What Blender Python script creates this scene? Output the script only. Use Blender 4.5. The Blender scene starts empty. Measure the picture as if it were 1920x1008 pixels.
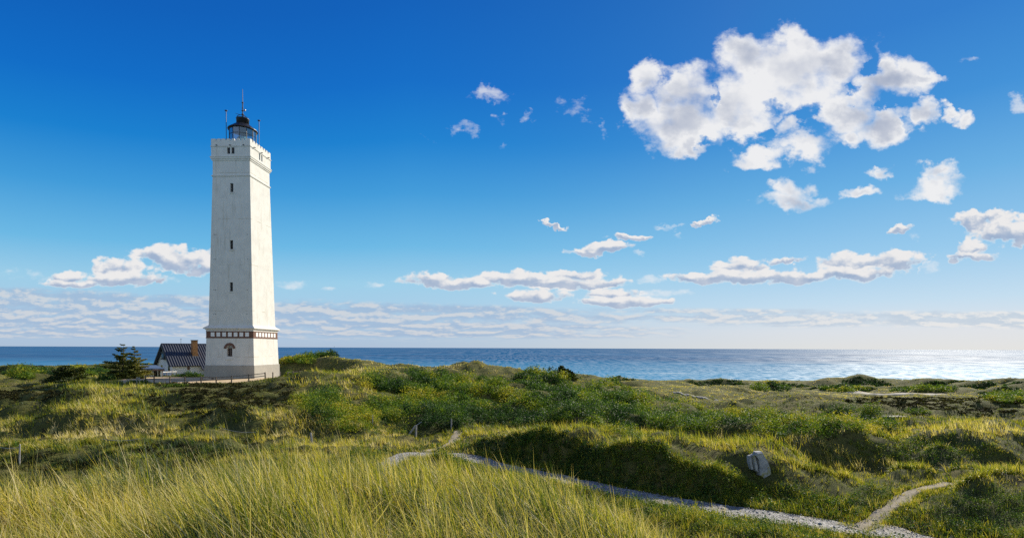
import bpy, bmesh, math, random
import numpy as np
from mathutils import Matrix, Vector

random.seed(7)
RNG = np.random.default_rng(11)
scene = bpy.context.scene
COL = scene.collection
rad = math.radians

# ------------------------------------------------------------------ camera
F, CX = 960.0, 960.0            # focal length and centre, in pixels of the 1920 wide photograph
PITCH, ROLL = rad(-1.3), rad(0.21)
ZC = 22.0
PY = 652.0 + F * math.tan(-PITCH)
cam_d = bpy.data.cameras.new('camera')
cam_d.sensor_width = 36.0
cam_d.lens = 18.0
cam_d.shift_y = (PY - 504.0) / 1920.0
cam_d.clip_start = 0.05
cam_d.clip_end = 200000.0
cam = bpy.data.objects.new('camera', cam_d)
COL.objects.link(cam)
RC = Matrix.Rotation(rad(90) + PITCH, 3, 'X') @ Matrix.Rotation(ROLL, 3, 'Z')
cam.matrix_world = Matrix.Translation((0, 0, ZC)) @ RC.to_4x4()
scene.camera = cam
RCN = np.array(RC)

def ray(px, py):
    d = RC @ Vector(((px - CX) / F, -(py - PY) / F, -1.0))
    return d / d.y               # scaled so that Y = 1

def at(px, py, Y):
    """world point seen at a photo pixel at depth Y"""
    return Vector((0, 0, ZC)) + ray(px, py) * Y

def project(X, Y, Z):
    p = np.stack([X, Y, Z - ZC], -1) @ RCN
    return CX + F * p[..., 0] / -p[..., 2], PY - F * p[..., 1] / -p[..., 2]

# ------------------------------------------------------------------ sun direction
SUN_AZ, SUN_EL = rad(41), rad(28.5)
SUN = Vector((math.sin(SUN_AZ) * math.cos(SUN_EL), math.cos(SUN_AZ) * math.cos(SUN_EL), math.sin(SUN_EL)))

# ------------------------------------------------------------------ object helpers
def tag(o, label=None, cat=None, group=None, kind=None):
    if label: o['label'] = label
    if cat: o['category'] = cat
    if group: o['group'] = group
    if kind: o['kind'] = kind
    return o

def empty(name, loc, rz=0.0):
    o = bpy.data.objects.new(name, None)
    COL.objects.link(o)
    o.location = loc
    o.rotation_euler = (0, 0, rz)
    return o

def link_mesh(name, me, mat, parent=None):
    o = bpy.data.objects.new(name, me)
    COL.objects.link(o)
    if mat is not None:
        me.materials.append(mat)
    if parent is not None:
        o.parent = parent
    return o

def bm_obj(name, bm, mat, parent=None, smooth=False):
    bmesh.ops.recalc_face_normals(bm, faces=bm.faces)
    me = bpy.data.meshes.new(name)
    bm.to_mesh(me)
    bm.free()
    if smooth:
        for p in me.polygons: p.use_smooth = True
    return link_mesh(name, me, mat, parent)

def np_mesh(name, verts, tris=None, quads=None, attrs=None, smooth=False):
    me = bpy.data.meshes.new(name)
    nt = 0 if tris is None else len(tris)
    nq = 0 if quads is None else len(quads)
    me.vertices.add(len(verts))
    me.vertices.foreach_set('co', np.ascontiguousarray(verts, np.float32).ravel())
    idx, starts = [], []
    if nt:
        idx.append(np.asarray(tris, np.int32).ravel()); starts.append(np.arange(nt, dtype=np.int32) * 3)
    if nq:
        idx.append(np.asarray(quads, np.int32).ravel()); starts.append(nt * 3 + np.arange(nq, dtype=np.int32) * 4)
    idx = np.concatenate(idx); starts = np.concatenate(starts)
    me.loops.add(len(idx))
    me.loops.foreach_set('vertex_index', idx)
    me.polygons.add(nt + nq)
    me.polygons.foreach_set('loop_start', starts)
    if smooth:
        me.polygons.foreach_set('use_smooth', np.ones(nt + nq, dtype=bool))
    for k, a in (attrs or {}).items():
        at_ = me.attributes.new(k, 'FLOAT', 'POINT')
        at_.data.foreach_set('value', np.ascontiguousarray(a, np.float32))
    me.update(calc_edges=True)
    return me

def box(bm, x0, x1, y0, y1, z0, z1):
    vs = [bm.verts.new((x, y, z)) for z in (z0, z1) for x, y in ((x0, y0), (x1, y0), (x1, y1), (x0, y1))]
    for f in ((3, 2, 1, 0), (4, 5, 6, 7), (0, 1, 5, 4), (1, 2, 6, 5), (2, 3, 7, 6), (3, 0, 4, 7)):
        bm.faces.new([vs[i] for i in f])

def bar(bm, a, b, r, n=6, r2=None, cap=True):
    """round bar from a to b"""
    a, b = Vector(a), Vector(b)
    d = (b - a).normalized()
    s = d.cross(Vector((0, 0, 1)))
    if s.length < 1e-3: s = d.cross(Vector((1, 0, 0)))
    s.normalize(); t = d.cross(s)
    r2 = r if r2 is None else r2
    A, B = [], []
    for k in range(n):
        w = s * math.cos(2 * math.pi * k / n) + t * math.sin(2 * math.pi * k / n)
        A.append(bm.verts.new(a + w * r)); B.append(bm.verts.new(b + w * r2))
    for k in range(n):
        bm.faces.new((A[k], A[(k + 1) % n], B[(k + 1) % n], B[k]))
    if cap:
        bm.faces.new(A[::-1]); bm.faces.new(B)

def lathe(bm, prof, n=24, cx=0, cy=0, a0=0.0):
    rings = []
    for r, z in prof:
        rings.append([bm.verts.new((cx + r * math.cos(a0 + 2 * math.pi * k / n), cy + r * math.sin(a0 + 2 * math.pi * k / n), z)) for k in range(n)])
    for A, B in zip(rings, rings[1:]):
        for k in range(n):
            bm.faces.new((A[k], A[(k + 1) % n], B[(k + 1) % n], B[k]))
    bm.faces.new(rings[0][::-1]); bm.faces.new(rings[-1])

# ------------------------------------------------------------------ numpy noise
def _hash(ix, iy, seed):
    h = (ix.astype(np.int64) * 374761393 + iy.astype(np.int64) * 668265263 + seed * 974634221) & 0xffffffff
    h = ((h ^ (h >> 13)) * 1274126177) & 0xffffffff
    return ((h ^ (h >> 16)) & 0xffffff) / float(0xffffff)

def vnoise(x, y, seed=0):
    x = np.asarray(x, float); y = np.asarray(y, float)
    ix, iy = np.floor(x), np.floor(y)
    fx, fy = x - ix, y - iy
    fx = fx * fx * fx * (fx * (fx * 6 - 15) + 10); fy = fy * fy * fy * (fy * (fy * 6 - 15) + 10)
    a, b = _hash(ix, iy, seed), _hash(ix + 1, iy, seed)
    c, d = _hash(ix, iy + 1, seed), _hash(ix + 1, iy + 1, seed)
    return (a + (b - a) * fx) + ((c + (d - c) * fx) - (a + (b - a) * fx)) * fy

def fbm(x, y, seed=0, octv=4, gain=0.5):
    x = np.asarray(x, float); y = np.asarray(y, float)
    s, amp, tot = 0, 1.0, 0.0
    for k in range(octv):
        c, sn = math.cos(0.7 * k), math.sin(0.7 * k)
        s = s + amp * vnoise((x * c - y * sn) * 2 ** k, (x * sn + y * c) * 2 ** k, seed + k * 13)
        tot += amp; amp *= gain
    return s / tot               # 0..1

def sstep(a, b, x):
    t = np.clip((np.asarray(x, float) - a) / (b - a), 0, 1)
    return t * t * (3 - 2 * t)

def pchip(xs, ys, x):
    xs, ys = np.asarray(xs, float), np.asarray(ys, float)
    h = np.diff(xs); d = np.diff(ys) / h
    m = np.zeros_like(ys)
    m[0], m[-1] = d[0], d[-1]
    for i in range(1, len(xs) - 1):
        if d[i - 1] * d[i] > 0:
            w1, w2 = 2 * h[i] + h[i - 1], h[i] + 2 * h[i - 1]
            m[i] = (w1 + w2) / (w1 / d[i - 1] + w2 / d[i])
    x = np.clip(x, xs[0], xs[-1])
    k = np.clip(np.searchsorted(xs, x) - 1, 0, len(xs) - 2)
    t = (x - xs[k]) / h[k]
    return (ys[k] * (1 + 2 * t) * (1 - t) ** 2 + h[k] * m[k] * t * (1 - t) ** 2
            + ys[k + 1] * t * t * (3 - 2 * t) + h[k] * m[k + 1] * t * t * (t - 1))

# ------------------------------------------------------------------ terrain
def G(Y, py, px):                # ground height that shows at (px, py) at distance Y
    return (Y, at(px, py, Y).z)

TAIL_L = [(220, 12), (330, 4.5), (420, -0.6), (520, -2)]
COLS = {
 -500: [(1.5, 20.4), (4, 20.3), (8, 19.4), (11, 18), (15, 16), (20, 15.2), (28, 15.1), (34, 16.2), (48, 16.6), (60, 16.6), (100, 15.8), (150, 15.6)] + TAIL_L,
 0: [(1.5, 20.4), (4, 20.2), G(7, 962, 0), (9, 18.4), (11, 17.2), (14, 16), (20, 15.1), (27.5, 15.0), (29.5, 15.2), G(33, 832, 0), G(38, 806, 0), G(48, 775, 0), G(60, 742, 0), G(75, 726, 0), G(100, 712, 0), G(150, 696, 0)] + TAIL_L,
 200: [(1.5, 20.4), (4, 20.2), G(8, 930, 200), (10.5, 18.5), (14, 16.2), (20, 15.1), (28, 15.0), G(31, 842, 200), G(36, 808, 200), G(42, 792, 200), G(46, 757, 200), G(50, 727, 200), G(55, 730, 200), G(64, 724, 200), G(80, 710, 200), G(110, 698, 200), G(160, 690, 200)] + TAIL_L,
 400: [(1.5, 20.4), (4, 20.3), G(9, 932, 400), (13, 18), (17, 15.9), (24, 15.1), (30, 15.2), G(36, 818, 400), G(45, 777, 400), G(55, 746, 400), (65, 17.15), (68, 17.25), (90, 17.25), (110, 16.8), (160, 14), (300, 6), (400, -0.6), (520, -2)],
 600: [(1.5, 20.4), (4, 20.3), G(9.4, 926, 600), (13, 18), (17, 16), (24, 15.2), (32, 15.2), G(38, 826, 600), G(45, 778, 600), G(52, 738, 600), G(58, 710, 600), G(62, 700, 600), (70, 18.2), (80, 18.4), G(92, 672, 600), (105, 19.4), (140, 16), (260, 7), (400, -0.6), (520, -2)],
 800: [(1.5, 20.4), (4, 20.3), G(9.8, 922, 800), (13, 17.5), (17, 15.7), (24, 15), (34, 15), (38, 15.0), G(42, 805, 800), G(50, 772, 800), G(60, 741, 800), G(70, 709, 800), G(78, 690, 800), (86, 18.6), (100, 17), (150, 13), (260, 7), (390, -0.6), (520, -2)],
 1000: [(1.5, 20.4), (4, 20.2), G(9.3, 955, 1000), (12, 17.4), (15, 15.8), (22, 15), (29.2, 15), (30.2, 15.9), G(31.3, 816, 1000), (33.5, 16.5), (36.5, 15.9), (42, 15.2), G(50, 776, 1000), G(60, 742, 1000), G(70, 716, 1000), G(76, 700, 1000), (84, 17.2), (100, 15.2), (160, 11), (280, 5.4), (380, -0.6), (520, -2)],
 1200: [(1.5, 20.3), (4, 20.0), G(8.4, 1012, 1200), (10, 17.4), (13, 15.8), (18, 15), (25, 15), (25.9, 15.9), G(27.2, 838, 1200), (30, 16.7), (34, 15.9), (40, 15), G(50, 786, 1200), G(62, 757, 1200), G(75, 740, 1200), G(100, 732, 1200), G(140, 727, 1200), G(200, 721, 1200), G(290, 714, 1200), (330, 1.2), (370, -0.6), (520, -2)],
 1400: [(1.5, 20.2), (4, 19.8), (6, 18.9), (8, 17.6), (11, 15.8), (16, 15), (22.6, 15), (23.4, 15.8), G(25.2, 848, 1400), (28, 16.9), (32, 15.9), (36, 15), G(50, 797, 1400), G(65, 773, 1400), G(85, 753, 1400), G(120, 742, 1400), G(180, 735, 1400), (230, 3.9), (280, 3.0), (310, 2.6), (345, 0.5), (370, -0.6), (520, -2)],
 1600: [(1.5, 20.2), (4, 19.8), (6, 18.6), (8, 17), (11, 15.7), (16, 15), (20, 15), (21.5, 15.5), G(24, 893, 1600), (27.5, 15.0), (30.5, 15.3), G(34.5, 812, 1600), (37, 16.3), (44, 15.2), G(56, 787, 1600), G(75, 766, 1600), G(100, 749, 1600), G(140, 741, 1600), G(180, 738, 1600), (220, 3.6), (280, 2.6), (310, 2.3), (345, 0.5), (370, -0.6), (520, -2)],
 1800: [(1.5, 20.2), (4, 19.8), (6, 18.6), (8, 17.2), (12, 15.9), (17, 15.2), G(20, 965, 1800), G(23, 915, 1800), (25.6, 15.1), (28.5, 15.0), (30.8, 15.8), G(33.6, 812, 1800), (36, 16.5), (42, 15.7), G(56, 791, 1800), G(75, 770, 1800), G(100, 754, 1800), G(140, 745, 1800), G(180, 741, 1800), (220, 2.9), (270, 2.4), (310, 2.2), (345, 0.8), (370, -0.6), (520, -2)],
 2000: [(1.5, 20.2), (4, 19.8), (6, 18.6), (8, 17.3), (12, 16.2), (17, 15.8), G(20, 945, 2000), G(24, 905, 2000), (27, 15.6), (30, 15.3), (33, 16.4), (37, 16.5), G(42, 800, 2000), G(56, 792, 2000), G(75, 772, 2000), G(100, 756, 2000), G(140, 746, 2000), G(180, 742, 2000), (220, 2.9), (270, 2.4), (310, 2.3), (345, 0.9), (370, -0.6), (520, -2)],
}
LY0, LY1, NLY = math.log(1.5), math.log(520), 420
ly = np.linspace(LY0, LY1, NLY)
colx = np.array(sorted(COLS)); colu = (colx - 960) / 960.0
prof = np.array([pchip(np.log([p[0] for p in COLS[c]]), [p[1] for p in COLS[c]], ly) for c in colx])
U0, U1, NU = colu[0], colu[-1], 420
ug = np.linspace(U0, U1, NU)
TAB = np.array([pchip(colu, prof[:, j], ug) for j in range(NLY)]).T       # [u, ly]
# soften a little across columns
for _ in range(6):
    TAB[1:-1] = TAB[1:-1] * 0.5 + (TAB[:-2] + TAB[2:]) * 0.25

def base_h(X, Y):
    X = np.asarray(X, float); Y = np.asarray(Y, float)
    Yc = np.clip(Y, 1.5, 519)
    u = np.clip(X / np.maximum(Yc, 3.0), U0, U1 - 1e-6)
    a = (u - U0) / (U1 - U0) * (NU - 1)
    b = (np.log(Yc) - LY0) / (LY1 - LY0) * (NLY - 1)
    i = np.clip(a.astype(int), 0, NU - 2); j = np.clip(b.astype(int), 0, NLY - 2)
    fa, fb = a - i, b - j
    return (TAB[i, j] * (1 - fa) * (1 - fb) + TAB[i + 1, j] * fa * (1 - fb) + TAB[i, j + 1] * (1 - fa) * fb + TAB[i + 1, j + 1] * fa * fb)

def hit0(px, py, hf):
    """where the sight line through a photo pixel meets the ground"""
    r = ray(px, py)
    Ys = np.exp(np.linspace(math.log(9), math.log(500), 4000))
    d = ZC + r.z * Ys - hf(r.x * Ys, Ys)
    k = np.nonzero(d < 0)[0]
    Y = Ys[k[0]] if len(k) else 500.0
    return r.x * Y, Y

def seg_dist(X, Y, pts):
    """distance to a polyline"""
    best = np.full(np.shape(X), 1e9)
    for (ax, ay), (bx, by) in zip(pts, pts[1:]):
        dx, dy = bx - ax, by - ay
        t = np.clip(((X - ax) * dx + (Y - ay) * dy) / (dx * dx + dy * dy), 0, 1)
        best = np.minimum(best, np.hypot(X - ax - t * dx, Y - ay - t * dy))
    return best

def smooth_line(pts, n):
    p = np.array(pts, float)
    t = np.r_[0, np.cumsum(np.hypot(*np.diff(p, axis=0).T))]
    s = np.linspace(0, t[-1], n)
    q = np.stack([pchip(t, p[:, 0], s), pchip(t, p[:, 1], s)], -1)
    for _ in range(3):
        q[1:-1] = q[1:-1] * 0.5 + (q[:-2] + q[2:]) * 0.25
    return q

_pp = [at(px, py, 1) for px, py in ()]
def valley(px, py, z=15.05):      # point of the valley floor under a pixel
    r = ray(px, py); Y = (z - ZC) / r.z
    return (r.x * Y, Y)

PATH = smooth_line([valley(-150, 950), valley(0, 945), valley(150, 940), valley(350, 935), valley(560, 925), valley(690, 900), valley(765, 852), valley(850, 852), valley(950, 876), valley(1100, 908), valley(1250, 936), valley(1400, 962), valley(1550, 983), valley(1700, 1003), valley(1800, 1030), (16.5, 15.5), (22, 13)], 240)
TRAIL = smooth_line([valley(1600, 990), valley(1640, 976), valley(1680, 958), valley(1725, 938), valley(1760, 924, 15.3), valley(1778, 918, 15.3)], 70)
SPUR = smooth_line([valley(800, 846), valley(835, 838), valley(850, 828), valley(858, 812)], 40)
TX, TY = -41.85, 79.8            # centre of the tower
FX, FY = -59.7, 90.0             # front corner of the house

def flat_mask(X, Y):
    """1 where the ground must stay smooth: paths, the tower's terrace and the house"""
    m = 1 - sstep(1.0, 3.2, seg_dist(X, Y, PATH[::6]))
    m = np.maximum(m, 1 - sstep(0.7, 2.0, seg_dist(X, Y, TRAIL[::6])))
    m = np.maximum(m, 1 - sstep(0.5, 2.0, seg_dist(X, Y, SPUR[::5])))
    m = np.maximum(m, 1 - sstep(12, 24, np.hypot((X - TX) * 0.75, Y - TY + 4)))
    m = np.maximum(m, 1 - sstep(10, 15, np.hypot(X + 58, Y - 92)))
    return m

def bumps(X, Y):
    k = 1 - flat_mask(X, Y)
    near = 1 - sstep(14, 22, Y)
    mid = sstep(14, 24, Y) * (1 - sstep(70, 130, Y))
    far = sstep(70, 150, Y) * (1 - sstep(300, 345, Y))
    b = (fbm(X / 2.0, Y / 2.0, 3, 3) - 0.5) * 0.75 * near
    b = b + ((fbm(X / 7, Y / 6, 5, 3) - 0.5) * 2.3 + (fbm(X / 2.2, Y / 2.2, 6, 3) - 0.5) * 1.25) * mid
    r = sstep(-20, 60, X)
    b = b + ((fbm(X / 34, Y / 26, 9, 4) - 0.5) * (3.5 + 4.5 * r * sstep(150, 240, Y)) + (fbm(X / 10, Y / 8, 10, 3) - 0.5) * 2.8) * far
    return b * k

# dune hills toward the shore: photo x, distance, height, half widths across and along the view
HILLS = [(1330, 235, 2.3, 17, 18), (1400, 250, 2.2, 14, 15), (1470, 245, 2.8, 16, 16), (1545, 215, 2.2, 13, 14), (1625, 262, 3.9, 20, 20), (1690, 228, 3.2, 13, 15), (1765, 268, 4.3, 20, 20), (1835, 235, 3.5, 15, 17), (1905, 255, 5.0, 18, 18), (1975, 225, 4.5, 18, 18),
         (1420, 175, 1.0, 12, 10), (1590, 185, 1.3, 12, 9), (1870, 180, 1.8, 14, 9), (1270, 160, 0.9, 11, 9), (1780, 165, 0.9, 16, 6), (1200, 225, 1.0, 15, 14), (60, 120, 1.2, 14, 10), (160, 140, 1.3, 14, 10), (270, 125, 1.6, 8, 10)]
_hr = random.Random(5)
MOUNDS = []
for _k in range(120):            # small hummocks with a steep side toward the valley
    _Y = math.exp(_hr.uniform(math.log(38), math.log(150)))
    _px = _hr.uniform(-150, 2070)
    if 255 < _px < 600 and _Y > 58: continue
    MOUNDS.append((ray(_px, 760).x * _Y, _Y, _hr.uniform(0.35, 0.95) * (0.8 + _Y / 140), _hr.uniform(2.2, 6.0) * (0.7 + _Y / 110), _hr.uniform(2.5, 4.5) * (0.7 + _Y / 110)))
def hills(X, Y):
    h = np.zeros(np.shape(X)); h2 = np.zeros(np.shape(X))
    for px, Yh, H, rx, ry in HILLS:
        x0 = ray(px, 720).x * Yh
        d2 = ((X - x0 + 0.25 * (Y - Yh)) / rx) ** 2 + ((Y - Yh) / np.where(Y < Yh, ry * 0.24, ry)) ** 2
        h = np.maximum(h, H * 1.15 * np.exp(-d2 * 1.3))
    for x0, Yh, H, rx, ry in MOUNDS:
        d2 = ((X - x0) / rx) ** 2 + ((Y - Yh) / np.where(Y < Yh, ry * 0.42, ry)) ** 2
        h2 = np.maximum(h2, H * np.exp(-d2 * 1.4))
    return h + h2 * (1 - flat_mask(X, Y))

def ground(X, Y):
    X = np.asarray(X, float); Y = np.asarray(Y, float)
    h = base_h(X, Y) + bumps(X, Y) + hills(X, Y)
    p = 1 - sstep(1.15, 2.5, seg_dist(X, Y, PATH[::6]))
    h = h * (1 - p) + (15.02 + 0.05 * np.sin(X * 0.7)) * p
    p = (1 - sstep(0.6, 1.7, seg_dist(X, Y, TRAIL[::6]))) * 0.8
    h = h * (1 - p) + (15.02 + 0.09 * np.clip(X - 13.5, 0, 20)) * p
    m = 1 - sstep(11.5, 16.5, np.hypot((X - TX + 2) * 0.78, Y - TY))
    m = np.maximum(m, 1 - sstep(9.5, 14, np.hypot(X + 56, Y - 93)))
    return h * (1 - m) + (17.25 + 0.02 * np.clip(Y - 70, -10, 4) - 0.03 * np.maximum(Y - 76, 0)) * m

def P(px, py):
    X, Y = hit0(px, py, ground)
    return Vector((X, Y, float(ground(X, Y))))

def zat(X, Y):
    return float(ground(np.array(X, float), np.array(Y, float)))
# ------------------------------------------------------------------ material helpers
class NT:
    """small wrapper to write node trees as expressions"""
    def __init__(self, tree):
        self.t = tree
        tree.nodes.clear()
    def n(self, kind, **kw):
        o = self.t.nodes.new(kind)
        for k, v in kw.items(): setattr(o, k, v)
        return o
    def put(self, sock, v):
        if isinstance(v, bpy.types.NodeSocket): self.t.links.new(v, sock)
        elif v is not None: sock.default_value = v
    def m(self, op, a, b=None, c=None, clamp=False):
        o = self.n('ShaderNodeMath', operation=op, use_clamp=clamp)
        for i, v in enumerate((a, b, c)):
            if v is not None: self.put(o.inputs[i], v)
        return o.outputs[0]
    def vm(self, op, a, b=None, c=None, scale=None):
        o = self.n('ShaderNodeVectorMath', operation=op)
        for i, v in enumerate((a, b, c)):
            if v is not None: self.put(o.inputs[i], v)
        if scale is not None: self.put(o.inputs['Scale'], scale)
        return o.outputs['Value'] if op in ('DOT_PRODUCT', 'LENGTH', 'DISTANCE') else o.outputs[0]
    def mix(self, f, a, b, blend='MIX'):
        o = self.n('ShaderNodeMix', data_type='RGBA', blend_type=blend)
        self.put(o.inputs['Factor'], f)
        for s, v in ((o.inputs[6], a), (o.inputs[7], b)):
            self.put(s, (*v, 1) if isinstance(v, tuple) and len(v) == 3 else v)
        return o.outputs[2]
    def smooth(self, x, a, b, to0=0.0, to1=1.0):
        o = self.n('ShaderNodeMapRange', interpolation_type='SMOOTHSTEP')
        for s, v in zip(o.inputs, (x, a, b, to0, to1)): self.put(s, v)
        return o.outputs[0]
    def lin(self, x, a, b, to0=0.0, to1=1.0):
        o = self.n('ShaderNodeMapRange', clamp=True)
        for s, v in zip(o.inputs, (x, a, b, to0, to1)): self.put(s, v)
        return o.outputs[0]
    def noise(self, vec, scale, detail=3, rough=0.5, dist=0.0, col=False, w=None):
        o = self.n('ShaderNodeTexNoise')
        self.put(o.inputs['Vector'], vec)
        o.inputs['Scale'].default_value = scale
        o.inputs['Detail'].default_value = detail
        o.inputs['Roughness'].default_value = rough
        o.inputs['Distortion'].default_value = dist
        return o.outputs['Color'] if col else o.outputs['Fac']
    def ramp(self, f, stops):
        o = self.n('ShaderNodeValToRGB')
        el = o.color_ramp.elements
        while len(el) < len(stops): el.new(0.5)
        for e, (p, c) in zip(el, stops):
            e.position = p; e.color = (*c, 1)
        self.put(o.inputs[0], f)
        return o.outputs[0]
    def attr(self, name):
        return self.n('ShaderNodeAttribute', attribute_name=name).outputs['Fac']
    def coord(self, what='Object'):
        return self.n('ShaderNodeTexCoord').outputs[what]
    def sep(self, v):
        o = self.n('ShaderNodeSeparateXYZ'); self.put(o.inputs[0], v); return o.outputs
    def comb(self, x, y, z):
        o = self.n('ShaderNodeCombineXYZ')
        for s, v in zip(o.inputs, (x, y, z)): self.put(s, v)
        return o.outputs[0]
    def bump(self, h, strength=0.3, dist=0.05):
        o = self.n('ShaderNodeBump')
        o.inputs['Strength'].default_value = strength
        o.inputs['Distance'].default_value = dist
        self.put(o.inputs['Height'], h)
        return o.outputs[0]

def mat(name):
    m = bpy.data.materials.new(name)
    m.use_nodes = True
    t = NT(m.node_tree)
    out = t.n('ShaderNodeOutputMaterial')
    return m, t, out

def pbr(name, color, rough=0.7, var=0.0, scale=4.0, metallic=0.0, bump=0.0, bump_scale=30.0, coat=None):
    m, t, out = mat(name)
    b = t.n('ShaderNodeBsdfPrincipled')
    co = t.coord()
    n = t.noise(co, scale, 5, 0.6)
    lo = tuple(c * (1 - var) for c in color); hi = tuple(min(1, c * (1 + var)) for c in color)
    t.put(b.inputs['Base Color'], t.ramp(n, [(0.3, lo), (0.7, hi)]))
    b.inputs['Roughness'].default_value = rough
    b.inputs['Metallic'].default_value = metallic
    if bump:
        t.put(b.inputs['Normal'], t.bump(t.noise(co, bump_scale, 4, 0.6), bump, 0.03))
    t.t.links.new(b.outputs[0], out.inputs[0])
    return m

def leafy(name, stops, transl=0.45, rough=0.5, spec=0.25, strength=1.0):
    """leaf and grass blade material: its colour from a tint attribute, part of the light passes through"""
    m, t, out = mat(name)
    c = t.ramp(t.attr('tint'), stops)
    d = t.n('ShaderNodeBsdfPrincipled')
    t.put(d.inputs['Base Color'], c)
    d.inputs['Roughness'].default_value = rough
    d.inputs['Specular IOR Level'].default_value = spec
    tr = t.n('ShaderNodeBsdfTranslucent')
    t.put(tr.inputs[0], t.mix(1.0, c, (1.0 * strength, 1.0 * strength, 0.55 * strength), 'MULTIPLY'))
    mx = t.n('ShaderNodeMixShader')
    mx.inputs[0].default_value = transl
    t.t.links.new(d.outputs[0], mx.inputs[1]); t.t.links.new(tr.outputs[0], mx.inputs[2])
    t.t.links.new(mx.outputs[0], out.inputs[0])
    return m

# ------------------------------------------------------------------ lime washed masonry with stains
def plaster(name, color, stain=0.25, dirt=(0.42, 0.37, 0.28)):
    m, t, out = mat(name)
    b = t.n('ShaderNodeBsdfPrincipled')
    co = t.coord()
    x, y, z = t.sep(co)
    st = t.noise(t.comb(x, y, t.m('MULTIPLY', z, 0.07)), 3.2, 6, 0.65)       # vertical run marks
    pt = t.noise(co, 0.9, 6, 0.6)                                              # large patches
    sp = t.noise(co, 9.0, 3, 0.5)
    c1 = t.mix(t.smooth(pt, 0.35, 0.7), color, tuple(v * 0.9 for v in color))
    c2 = t.mix(t.m('MULTIPLY', t.smooth(st, 0.52, 0.74), stain), c1, dirt)
    c3 = t.mix(t.m('MULTIPLY', t.smooth(sp, 0.68, 0.76), stain * 1.2), c2, dirt)
    # faint horizontal repair seams
    sw = t.m('ABSOLUTE', t.m('SUBTRACT', t.m('FRACT', t.m('ADD', t.m('MULTIPLY', z, 0.145), t.m('MULTIPLY', pt, 0.02))), 0.5))
    seam = t.m('MULTIPLY', t.m('LESS_THAN', sw, 0.006), t.smooth(t.noise(co, 0.7, 2), 0.45, 0.6))
    c4 = t.mix(t.m('MULTIPLY', seam, stain * 1.6), c3, dirt)
    t.put(b.inputs['Base Color'], c4)
    b.inputs['Roughness'].default_value = 0.85
    b.inputs['Specular IOR Level'].default_value = 0.2
    t.put(b.inputs['Normal'], t.bump(t.m('ADD', t.noise(co, 14, 5, 0.6), t.noise(co, 1.5, 3)), 0.12, 0.03))
    t.t.links.new(b.outputs[0], out.inputs[0])
    return m

M = {}
M['white'] = plaster('lime_wash', (0.70, 0.68, 0.635), 0.50)
M['white_house'] = plaster('white_wall', (0.8, 0.79, 0.77), 0.08)
M['plinth'] = plaster('grey_render', (0.37, 0.35, 0.31), 0.35, (0.2, 0.17, 0.13))
M['brick'] = pbr('red_brick', (0.15, 0.075, 0.052), 0.85, 0.35, 6, bump=0.4, bump_scale=25)
M['panel'] = pbr('white_panel', (0.8, 0.79, 0.78), 0.7, 0.03)
M['black'] = pbr('black_paint', (0.016, 0.016, 0.018), 0.45, 0.3, 3)
M['iron'] = pbr('dark_iron', (0.05, 0.045, 0.045), 0.55, 0.3, 8)
M['grey_metal'] = pbr('grey_metal', (0.35, 0.36, 0.38), 0.4, 0.2, 8, metallic=0.6)
M['dark_glass'] = pbr('window_glass', (0.012, 0.013, 0.016), 0.08, 0.2, 2)
M['brown_wood'] = pbr('brown_frame', (0.14, 0.075, 0.05), 0.6, 0.3, 6)
M['grey_frame'] = pbr('grey_frame', (0.34, 0.36, 0.37), 0.6, 0.15, 6)
M['white_wood'] = pbr('white_joinery', (0.75, 0.74, 0.7), 0.6, 0.08, 6)
M['post'] = pbr('weathered_post', (0.17, 0.13, 0.095), 0.85, 0.45, 5, bump=0.5)
M['rail'] = pbr('weathered_rail', (0.21, 0.165, 0.125), 0.85, 0.4, 5, bump=0.4)
M['grey_post'] = pbr('bleached_post', (0.30, 0.29, 0.29), 0.85, 0.35, 7, bump=0.5)
M['chimney'] = pbr('yellow_brick', (0.36, 0.17, 0.06), 0.85, 0.25, 5, bump=0.4)
M['tile'] = pbr('glazed_black_tile', (0.026, 0.032, 0.048), 0.42, 0.4, 2.5)
M['barge'] = pbr('dark_bargeboard', (0.03, 0.03, 0.032), 0.6, 0.3, 4)
M['blue_roof'] = pbr('blue_grey_felt', (0.075, 0.12, 0.2), 0.6, 0.2, 3)
M['bark'] = pbr('bark', (0.09, 0.065, 0.045), 0.9, 0.4, 12, bump=0.6)
M['stone'] = None
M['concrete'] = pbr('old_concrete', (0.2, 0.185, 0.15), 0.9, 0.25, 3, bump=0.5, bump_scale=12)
M['wire'] = pbr('fence_wire', (0.45, 0.46, 0.46), 0.4, 0.1, 5, metallic=0.7)

m, t, out = mat('standing_stone')
b = t.n('ShaderNodeBsdfPrincipled'); co = t.coord()
c = t.ramp(t.noise(co, 3.5, 6, 0.65), [(0.3, (0.16, 0.17, 0.18)), (0.5, (0.33, 0.34, 0.35)), (0.72, (0.48, 0.48, 0.46))])
c = t.mix(t.smooth(t.noise(co, 2.2, 4), 0.56, 0.66), c, (0.26, 0.25, 0.09))
t.put(b.inputs['Base Color'], c); b.inputs['Roughness'].default_value = 0.8
t.put(b.inputs['Normal'], t.bump(t.noise(co, 9, 6, 0.6), 0.6, 0.05))
t.t.links.new(b.outputs[0], out.inputs[0]); M['stone'] = m

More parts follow.
